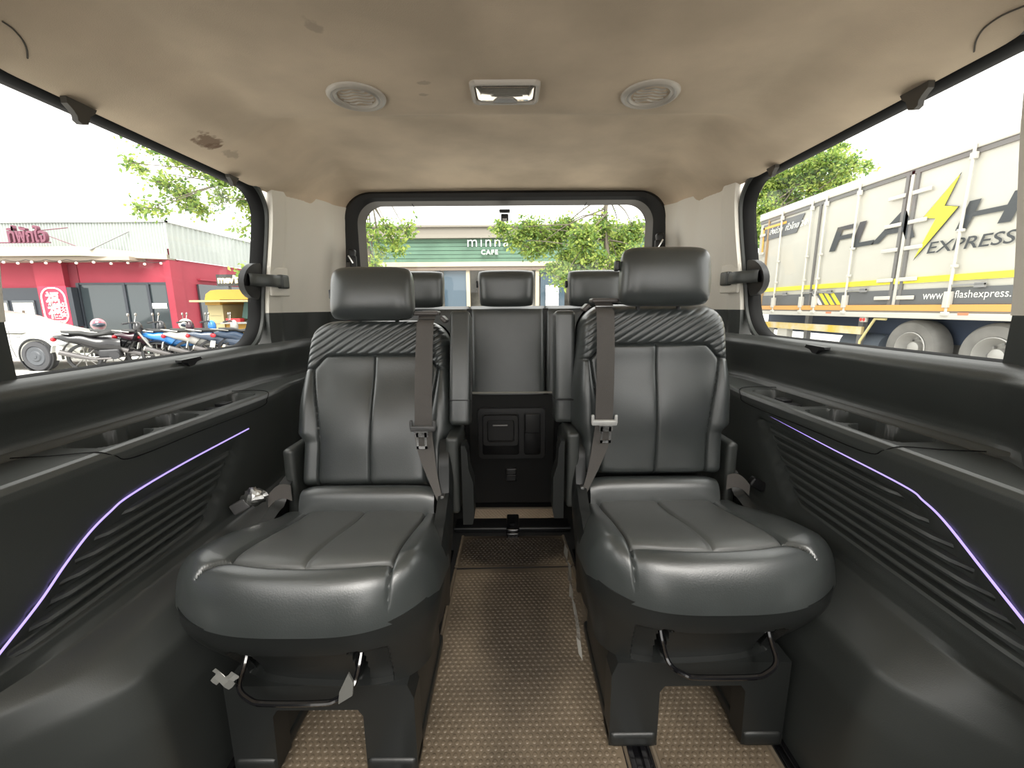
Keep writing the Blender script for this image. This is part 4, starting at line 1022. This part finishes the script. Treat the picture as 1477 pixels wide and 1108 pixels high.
# ---- trees
leafm = [M('leaf_green_%d' % i, c, .55, spec=.3) for i, c in enumerate(((.17, .25, .055), (.30, .36, .09), (.09, .16, .05)))]
bark = M('tree_bark', (.11, .095, .07), .85, bump=.5, bscale=20)
for lm in leafm:
    n_ = lm.node_tree; bs = n_.nodes['Principled BSDF']; tr = n_.nodes.new('ShaderNodeBsdfTranslucent'); tr.inputs[0].default_value = tuple(min(1, 1.8 * c) for c in bs.inputs['Base Color'].default_value[:3]) + (1,)
    mx = n_.nodes.new('ShaderNodeMixShader'); mx.inputs[0].default_value = .45; n_.links.new(bs.outputs[0], mx.inputs[1]); n_.links.new(tr.outputs[0], mx.inputs[2]); n_.links.new(mx.outputs[0], n_.nodes['Material Output'].inputs[0])
def tree(name, label, base, top, clusters, nleaf, lsz, seed, trunk_r=.12):
    """clusters: (centre, (rx,ry,rz)); leaves are little folded blades on twigs"""
    r = random.Random(seed); t = thing(name, label, 'tree', base)
    base = Vector(base); top = Vector(top)
    tb = B().tube(catmull([base, base.lerp(top, .35) + Vector((.08, .05, 0)), base.lerp(top, .7) + Vector((-.06, 0, 0)), top], 5), [trunk_r * (1 - .6 * k / 15) for k in range(16)], 10)
    obj('trunk', tb, bark, t)
    br = B(); lv = [B(), B(), B()]; vol = [c[1][0] * c[1][1] * c[1][2] for c in clusters]; tot = sum(v ** .75 for v in vol)
    for (c, rad), vo in zip(clusters, vol):
        c = Vector(c); s = base.lerp(top, r.uniform(.6, 1))
        mid = s.lerp(c, .5) + Vector((r.uniform(-.15, .15), r.uniform(-.2, .2), .06))
        br.tube(catmull([s, mid, c], 5), [trunk_r * .26 * (1 - .8 * k / 10) for k in range(11)], 6)
        nt_ = max(5, int(nleaf * vo ** .75 / tot / 14))
        for k in range(nt_):
            d = Vector((r.gauss(0, 1), r.gauss(0, 1), r.gauss(0, 1))).normalized() * r.uniform(.3, 1)
            e = c + Vector((d.x * rad[0], d.y * rad[1], d.z * rad[2])); st_ = c.lerp(e, .3)
            br.tube([st_, e], [.012, .004], 3, caps=False)
            for q in range(14):
                p = st_.lerp(e, r.uniform(.2, 1.05)) + Vector((r.gauss(0, lsz), r.gauss(0, lsz), r.gauss(0, lsz)))
                a = Vector((r.gauss(0, 1), r.gauss(0, 1), r.gauss(0, .8) - .4)).normalized(); w_ = a.cross(Vector((r.gauss(0, 1), r.gauss(0, 1), r.gauss(0, 1)))).normalized()
                L_ = lsz * r.uniform(.7, 1.5); W_ = L_ * .28; up_ = a.cross(w_) * W_ * .4
                lv[0 if r.random() < .45 else (1 if r.random() < .6 else 2)].add([p, p + a * L_ * .5 + w_ * W_ + up_, p + a * L_, p + a * L_ * .5 - w_ * W_ + up_, p + a * L_ * .5], [(0, 1, 4), (1, 2, 4), (2, 3, 4), (3, 0, 4)])
    obj('branches', br, bark, t)
    for b_, lm in zip(lv, leafm):
        o = obj('foliage', b_, lm, t, fix=False, weld=False, smooth=False); o['kind'] = 'stuff'
    return t
def cl(lst, y, j=.4, seed=1):
    r = random.Random(seed); out = []
    for (px, py, rx, rz_) in lst:
        yy = y + r.uniform(-j, j); c = atY(px, py, yy); k = yy / F; out.append((tuple(c), (rx * k, max(rx, rz_) * k * .8, rz_ * k)))
    return out
tree('leafy_tree', 'sparse tree drooping over the red shop roof, trunk at the rear window left edge', (-2.95, 9.2, GZ), (-3.2, 9.2, 4.6),
     cl([(180, 178, 22, 10), (215, 200, 22, 12), (232, 215, 20, 10), (185, 235, 18, 8), (205, 245, 16, 8), (260, 225, 28, 18), (290, 240, 26, 20), (315, 255, 24, 16), (240, 265, 22, 14), (265, 280, 30, 20), (285, 300, 24, 14), (225, 300, 24, 10), (200, 303, 18, 8), (320, 285, 20, 14), (350, 290, 18, 16), (372, 275, 18, 20), (368, 310, 14, 20), (345, 265, 16, 12), (350, 330, 10, 12), (372, 400, 10, 14), (355, 392, 10, 8)], 9.3, .8, 2)
     + cl([(560, 328, 22, 12), (585, 332, 18, 14), (565, 345, 20, 8), (548, 362, 16, 10), (572, 358, 18, 9), (543, 345, 10, 12), (541, 385, 8, 24), (541, 415, 6, 18), (530, 330, 10, 14)], 9.2, .3, 3), 5200, .085, 11, .10)
tree('leafy_tree', 'bushy bright green tree in front of the green cafe, right half of the rear window', (2.15, 8.6, GZ), (1.9, 8.8, 3.3),
     cl([(725, 330, 18, 10), (745, 345, 18, 12), (770, 330, 28, 16), (795, 345, 28, 20), (770, 360, 20, 12), (815, 325, 24, 12), (840, 345, 26, 24), (865, 330, 26, 18), (890, 350, 26, 26), (915, 335, 18, 22), (820, 370, 26, 16), (855, 378, 30, 18), (895, 385, 28, 18), (830, 390, 30, 14), (800, 388, 18, 10), (840, 408, 22, 12), (812, 402, 18, 8), (915, 370, 18, 24), (880, 405, 22, 14)], 8.8, .6, 5), 17000, .07, 12, .07)
tree('leafy_tree', 'dense green tree rising behind the delivery truck', (9.3, 17.5, GZ), (9.4, 17.5, 5.0),
     cl([(1100, 270, 26, 30), (1130, 260, 30, 30), (1165, 245, 30, 26), (1195, 235, 28, 22), (1225, 240, 22, 18), (1250, 240, 14, 8), (1105, 310, 24, 26), (1140, 290, 30, 24), (1175, 270, 30, 20), (1210, 262, 26, 16), (1090, 340, 14, 30), (1180, 225, 20, 12), (1208, 215, 18, 8), (1060, 290, 24, 30), (1120, 235, 18, 10)], 17.0, 1.2, 6), 12500, .13, 13, .2)

# ---- green cafe
CY = 12.0
cf = thing('cafe_building', 'green plank cafe front seen through the rear window', 'building', (0, CY, GZ))
z1 = atY(600, 345, CY).z; z0 = atY(600, 379, CY).z; zr_ = atY(600, 326, CY).z
gp = M('green_plank_paint', (.085, .165, .115), .6, var=.12, vscale=2); gp2 = gp
npl = 6
for k in range(npl):
    a = lerp(z0, z1, k / npl); b_ = lerp(z0, z1, (k + 1) / npl)
    obj('plank', B().bb((-4.4, CY - .02 - .004 * (k % 2), a + .006), (6.2, CY + .06, b_ - .006)), gp, cf, smooth=False)
obj('fascia_backing', B().bb((-4.4, CY + .03, z0), (6.2, CY + .10, z1)), M('backing_dark', (.03, .06, .05), .8), cf, smooth=False)
gr_ = M('roof_grey', (.22, .20, .17), .7)
obj('roof_edge', B().bb((-4.5, CY - .15, z1), (6.3, CY + .1, z1 + .10)).bb((-4.5, CY - .05, z1 + .10), (6.3, CY + 2, zr_ - .05)).bb((-4.5, CY - .12, zr_ - .05), (6.3, CY + 2, zr_)), gr_, cf, smooth=False)
tan = M('cafe_beam_tan', (.42, .36, .26), .7)
obj('beam', B().bb((-4.4, CY - .12, z0 - .12), (6.2, CY + .1, z0)), tan, cf, smooth=False)
obj('soffit', B().bb((-4.4, CY - .08, z0 - .22), (6.2, CY + .1, z0 - .12)), M('soffit_brown', (.16, .12, .09), .7), cf, smooth=False)
obj('back_wall', B().bb((-4.4, CY + .9, GZ), (6.2, CY + 1.0, z0)), M('cafe_inside', (.16, .15, .13), .8, var=.7, vscale=1.3), cf, smooth=False)
for px in (528, 632, 675, 765, 775, 855, 925):
    c = atY(px, 400, CY); obj('post', B().bb((c.x - .05, CY - .02, GZ), (c.x + .05, CY + .1, z0 - .1)), tan if px != 632 else frame_dk, cf, smooth=False)
for a, b_ in ((640, 672), (780, 815)):
    p = atY(a, 400, CY); q = atY(b_, 400, CY); obj('window_pane', B().bb((p.x, CY + .05, GZ), (q.x, CY + .08, z0 - .2)), M('cafe_glass', (.06, .09, .12), .1), cf, smooth=False)
tag(obj('bright_notice', B().bb((atY(787, 400, CY).x, CY - .04, .9), (atY(806, 400, CY).x, CY - .02, 1.55)), M('notice_print', (.75, .75, .78), .6, var=.6, vscale=14), smooth=False), 'pale patterned notice on the cafe glass between middle and right headrests', 'notice')
rw = thing('white_railing', 'white panel railing in front of the cafe, left of the middle bench headrest', 'railing', (-2.2, 11.3, GZ))
p = atY(596, 415, 11.3); q = atY(634, 435, 11.3)
obj('panel', B().bb((p.x, 11.3, q.z - .3), (q.x, 11.34, p.z)), M('railing_white', (.7, .7, .68), .6), rw, smooth=False)
obj('post', B().bb((p.x + .34, 11.26, GZ), (p.x + .38, 11.30, p.z + .15)), steel, rw, smooth=False)
sgn = thing('cafe_sign', 'white minna CAFE lettering mounted on the green plank fascia', 'sign', (-.6, CY - .1, 2.5))
wl = M('letter_white', (.82, .82, .78), .4)
p = atY(673, 356, CY - .1); q = atY(741, 356, CY - .1)
text('letter_row', 'minna', .40, wl, (p.x, CY - .1, p.z), (1, 0, 0), (0, 0, 1), sgn, .02, bold=-.004, sx=1.02, spacing=1.22)
p = atY(694, 367, CY - .1)
text('letter_row', 'CAFE', .17, wl, (p.x, CY - .1, p.z), (1, 0, 0), (0, 0, 1), sgn, .02, bold=.004, spacing=1.25)

# ---- delivery truck, side towards the van
TX = 7.2
tk = thing('delivery_truck', 'white curtain-door delivery truck with FLASH EXPRESS lettering and yellow lightning bolt', 'truck', (TX + 1.2, 8, GZ))
tw = M('truck_white', (.50, .485, .43), .5, var=.05, vscale=.8); tg_ = M('truck_frame_white', (.52, .505, .46), .45); tgr = M('truck_grey_seal', (.16, .155, .15), .6)
ybk = atX(1092, 380, TX).y; zT = 3.47; zB = .80; yfr = 1.5
obj('box_body', B().bb((TX + .02, yfr, zB), (TX + 2.4, ybk, zT)), tw, tk, smooth=False)
obj('top_rail', B().bb((TX - .03, yfr, zT - .16), (TX + .3, ybk + .02, zT + .03), .02), tg_, tk)
obj('top_channel', B().bb((TX - .01, yfr, zT - .24), (TX + .02, ybk, zT - .17)), tgr, tk, smooth=False)
obj('bottom_rail', B().bb((TX - .06, yfr, .70), (TX + .3, ybk + .02, .80), .01), tg_, tk)
obj('orange_rail', B().bb((TX - .05, yfr, .835), (TX + .02, ybk, .94)), M('orange_rail', (.62, .33, .10), .5), tk, smooth=False)
obj('rail_lip', B().bb((TX - .04, yfr, .80), (TX + .02, ybk, .835)), M('lip_brown', (.22, .19, .16), .6), tk, smooth=False)
gry = M('truck_grey_band', (.12, .125, .13), .5)
zy0, zy1 = atX(1440, 401, TX).z, atX(1440, 391, TX).z
obj('grey_band', B().bb((TX - .004, yfr, .945), (TX + .02, ybk, 1.215)), gry, tk, smooth=False)
obj('yellow_stripe', B().bb((TX - .004, yfr, zy0), (TX + .02, ybk, zy1)), M('truck_yellow', (.75, .66, .06), .5), tk, smooth=False)
for k, (ya, cname) in enumerate(((10.15, 'w'), (9.95, 'y'), (9.78, 'y'), (9.60, 'y'))):
    obj('slanted_stripe', B().prism([(TX - .008, ya, 1.21), (TX - .008, ya - .11, 1.21), (TX - .008, ya - .36, .95), (TX - .008, ya - .25, .95)], (.01, 0, 0)), M('truck_yellow', (0, 0, 0)) if cname == 'y' else wl, tk, smooth=False)
# door gaps, hinges and locking rods
def ty_(px, py): return atX(px, py, TX).y
for px, py in ((1172, 400), (1296, 350), (1313, 330), (1104, 380)):
    y = ty_(px, py); obj('door_seal', B().bb((TX - .012, y - .03, .82), (TX + .02, y + .03, zT - .18)), tgr if px != 1104 else M('seal_tan', (.35, .22, .10), .6), tk, smooth=False)
yg = (ty_(1296, 350) + ty_(1313, 330)) / 2
obj('centre_post', B().bb((TX - .010, yg - .03, .82), (TX + .02, yg + .03, zT - .18)), tg_, tk, smooth=False)
rod_m = M('rod_white', (.55, .53, .47), .4)
for px, py in ((1122, 400), (1165, 380), (1182, 400), (1232, 360), (1390, 330), (1160, 400)):
    if px == 1160: continue
    y = ty_(px, py)
    rd = obj('locking_rod', B().cyl((TX - .05, y, .78), (TX - .05, y, zT - .1), .022, 10), rod_m, tk)
    obj('rod_bracket', B().box((TX - .05, y, 1.02), (.09, .09, .26), .01).box((TX - .04, y, 2.1), (.06, .09, .05), .01).box((TX - .04, y, 1.55), (.06, .09, .05), .01).box((TX - .04, y, 3.2), (.06, .09, .1), .01).box((TX - .05, y, .79), (.08, .12, .07), .02), tg_, rd)
    obj('rod_handle', B().bb((TX - .06, y - .5, 1.235), (TX - .03, y - .02, 1.26)).bb((TX - .06, y - .5, 1.20), (TX - .02, y - .36, 1.275)), M('handle_grey', (.25, .25, .25), .4), rd)
for z_ in (1.07, 1.40, 1.95, 2.4, 2.9):
    obj('hinge', B().box((TX - .03, yg - .24, z_), (.03, .34, .07), .012).box((TX - .03, yg + .24, z_), (.03, .34, .07), .012), tg_, tk)
    obj('hinge', B().box((TX - .03, ybk - .2, z_), (.03, .25, .07), .012), tg_, tk)
# rear door header graphic
gy0, gy1 = ty_(1103, 320), ty_(1160, 320)
obj('header_graphic', B().prism([(TX - .006, gy0, zT - .30), (TX - .006, gy0, zT - .72), (TX - .006, gy1 + .25, zT - .72), (TX - .006, gy1, zT - .30)], (.01, 0, 0)), gry, tk, smooth=False)
obj('orange_bracket', B().bb((TX - .014, gy0 - 1.0, zT - .42), (TX, gy0, zT - .36)).bb((TX - .014, gy0 - .06, zT - 1.05), (TX, gy0, zT - .36)), M('bracket_orange', (.75, .40, .06), .5), tk, smooth=False)
text('header_text', 'ส่งด่วน  ทั่วไทย 24h', .20, wl, (TX - .012, gy0 - .3, zT - .60), (0, -1, 0), (0, 0, 1), tk, .004, shear=.3)
# main lettering
ltm = M('letter_charcoal', (.05, .055, .06), .5)
def ttext(body, pxa, pya, pxb, hpx_top, m_, shear, bold=0.0):
    """place text between two points on the truck side, height from the near letter"""
    pass
A0 = atX(1198, 362, TX); A1 = atX(1330, 345, TX)
def fit(name, body, y0, y1, zb_, zt_, m_, shear=.2, bold=.0, spacing=1.0):
    o = text(name, body, 1, m_, (0, 0, 0), (0, -1, 0), (0, 0, 1), None, .0, shear=0, bold=bold, spacing=spacing)
    me = o.data; ys = [v.co.y for v in me.vertices]; zs_ = [v.co.z for v in me.vertices]
    ya, yb_ = max(ys), min(ys); za, zbb = min(zs_), max(zs_); off = wloc(tk)
    sh = shear * (zt_ - zb_)
    for v in me.vertices:
        u = (ya - v.co.y) / (ya - yb_); q = (v.co.z - za) / (zbb - za)
        v.co = Vector((TX - .010, y0 + (y1 + sh - y0) * u - sh * q, lerp(zb_, zt_, q))) - off
    o.parent = tk; return o
zFb = atX(1240, 358, TX).z; zFt = atX(1470, 300, TX).z
print('FLASH z', zFb, zFt, atX(1205, 362, TX), atX(1320, 300, TX), atX(1400, 340, TX), atX(1477, 290, TX))
fit('word_part', 'FLA', atX(1196, 365, TX).y, atX(1333, 345, TX).y, atX(1200, 363, TX).z, atX(1222, 325, TX).z, ltm, .35, .02)
fit('word_part', 'H', atX(1378, 335, TX).y, atX(1480, 300, TX).y, atX(1385, 332, TX).z, atX(1400, 290, TX).z, ltm, .35, .02)
fit('word_express', 'EXPRESS', atX(1337, 366, TX).y, atX(1468, 350, TX).y, atX(1340, 366, TX).z, atX(1352, 348, TX).z, ltm, .25, .008)
fit('web_address', 'www.', atX(1331, 432, TX).y, atX(1362, 432, TX).y, atX(1340, 432, TX).z, atX(1340, 424, TX).z, wl, .0, .0)
fit('web_address', 'flashexpress.com', atX(1377, 431, TX).y, atX(1377, 431, TX).y - 1.40 * (atX(1377, 431, TX).y - atX(1455, 431, TX).y), atX(1380, 433, TX).z, atX(1380, 419, TX).z, wl, .0, .0)
bp_ = [(1386, 252), (1333, 314), (1351, 315), (1320, 372), (1383, 298), (1363, 297)]
bw_ = [atX(px, py, TX) for px, py in bp_]
obj('bolt_outline', B().prism([(TX - .010, (p.y - 8) * 1.0 + 8, p.z) for p in [(Vector((0, sum(q.y for q in bw_) / 6, sum(q.z for q in bw_) / 6)).lerp(q, 1.06)) for q in bw_]], (.006, 0, 0)), ltm, tk, smooth=False)
obj('lightning_bolt', B().prism([(TX - .016, p.y, p.z) for p in bw_], (.006, 0, 0)), M('bolt_yellow', (.85, .78, .05), .5), tk, smooth=False)
# under body
obj('chassis', B().bb((TX + .5, yfr, .25), (TX + 1.9, ybk, .70)), M('chassis_blue', (.035, .05, .085), .6), tk, smooth=False)
for px in (1150, 1226): 
    y = ty_(px, 480); obj('chassis_leg', B().bb((TX + .2, y - .06, -.1), (TX + .3, y + .06, .70)), M('leg_grey', (.20, .20, .2), .6), tk, smooth=False)
za, zb2 = atX(1180, 468, TX).z, atX(1180, 474, TX).z
obj('side_guard', B().bb((TX, ty_(1242, 475), zb2 - .06), (TX + .06, ybk, za)), M('guard_worn_yellow', (.60, .54, .42), .6, var=.35, vscale=2.5, var2=(.6, .42, .06)), tk, smooth=False)
for px in (1100, 1125):
    y = ty_(px, 480); obj('guard_box', B().bb((TX + .05, y - .2, -.2), (TX + .2, y + .2, zb2)), tg_, tk, smooth=False)
obj('tank', B().cyl((TX + .5, ty_(1250, 490), .1), (TX + .5, ty_(1195, 490), .1), .25, 20), M('tank_blue', (.10, .12, .15), .5), tk)
ma = atX(1262, 460, TX); mb_ = atX(1240, 492, TX)
obj('mudguard', B().tube([(TX, ma.y - .25, ma.z), (TX, ma.y, ma.z), (TX, mb_.y, mb_.z), (TX, mb_.y + .02, -.2)], .025, 6), M('guard_yellow', (.6, .52, .25), .6), tk)
c = atX(1246, 461, TX); obj('side_lamp', B().box(c, (.06, .16, .10), .02), tg_, tk)
for dy in (-.035, .04): obj('lamp_lens', B().sph((c.x - .03, c.y + dy, c.z), .035, 10, 8, (.5, 1, 1)), M('side_lamp_red', (.7, .05, .04), .3), tk)
for px, py in ((1195, 451), (1389, 453)):
    c = atX(px, py, TX - .06); obj('reflector', B().box(c, (.01, .16, .04), .0), M('reflector_red', (.6, .22, .12), .4), tk)
tyr = M('truck_tyre', (.17, .165, .155), .8, var=.15, vscale=3)
for yc in (atX(1303, 508, TX).y, atX(1423, 508, TX).y, 5.0):
    wv = obj('wheel', B().lathe((TX + .42, yc, .16), (-1, 0, 0), [(0, 0), (.44, 0), (.50, .04), (.51, .10), (.51, .26), (.495, .31), (.46, .345), (.38, .35), (.30, .33), (.285, .28), (.27, .22)], 48), tyr, tk)
    obj('wheel_rim', B().lathe((TX + .42, yc, .16), (-1, 0, 0), [(.295, .335), (.28, .345), (.265, .30), (.25, .20), (.20, .14), (.16, .14), (.12, .17), (.11, .27), (.05, .30), (0, .30)], 40), M('rim_pale', (.42, .41, .39), .45, .3), wv)
    for k in range(8):
        a = PI / 4 * k; obj('wheel_nut', B().cyl((TX + .27, yc + .18 * math.cos(a), .16 + .18 * math.sin(a)), (TX + .23, yc + .18 * math.cos(a), .16 + .18 * math.sin(a)), .022, 6), steel, wv)
    obj('inner_tyre', B().lathe((TX + .9, yc + .03, .16), (-1, 0, 0), [(.3, 0), (.50, .04), (.51, .26), (.46, .33), (.3, .33)], 40), tyr, tk)
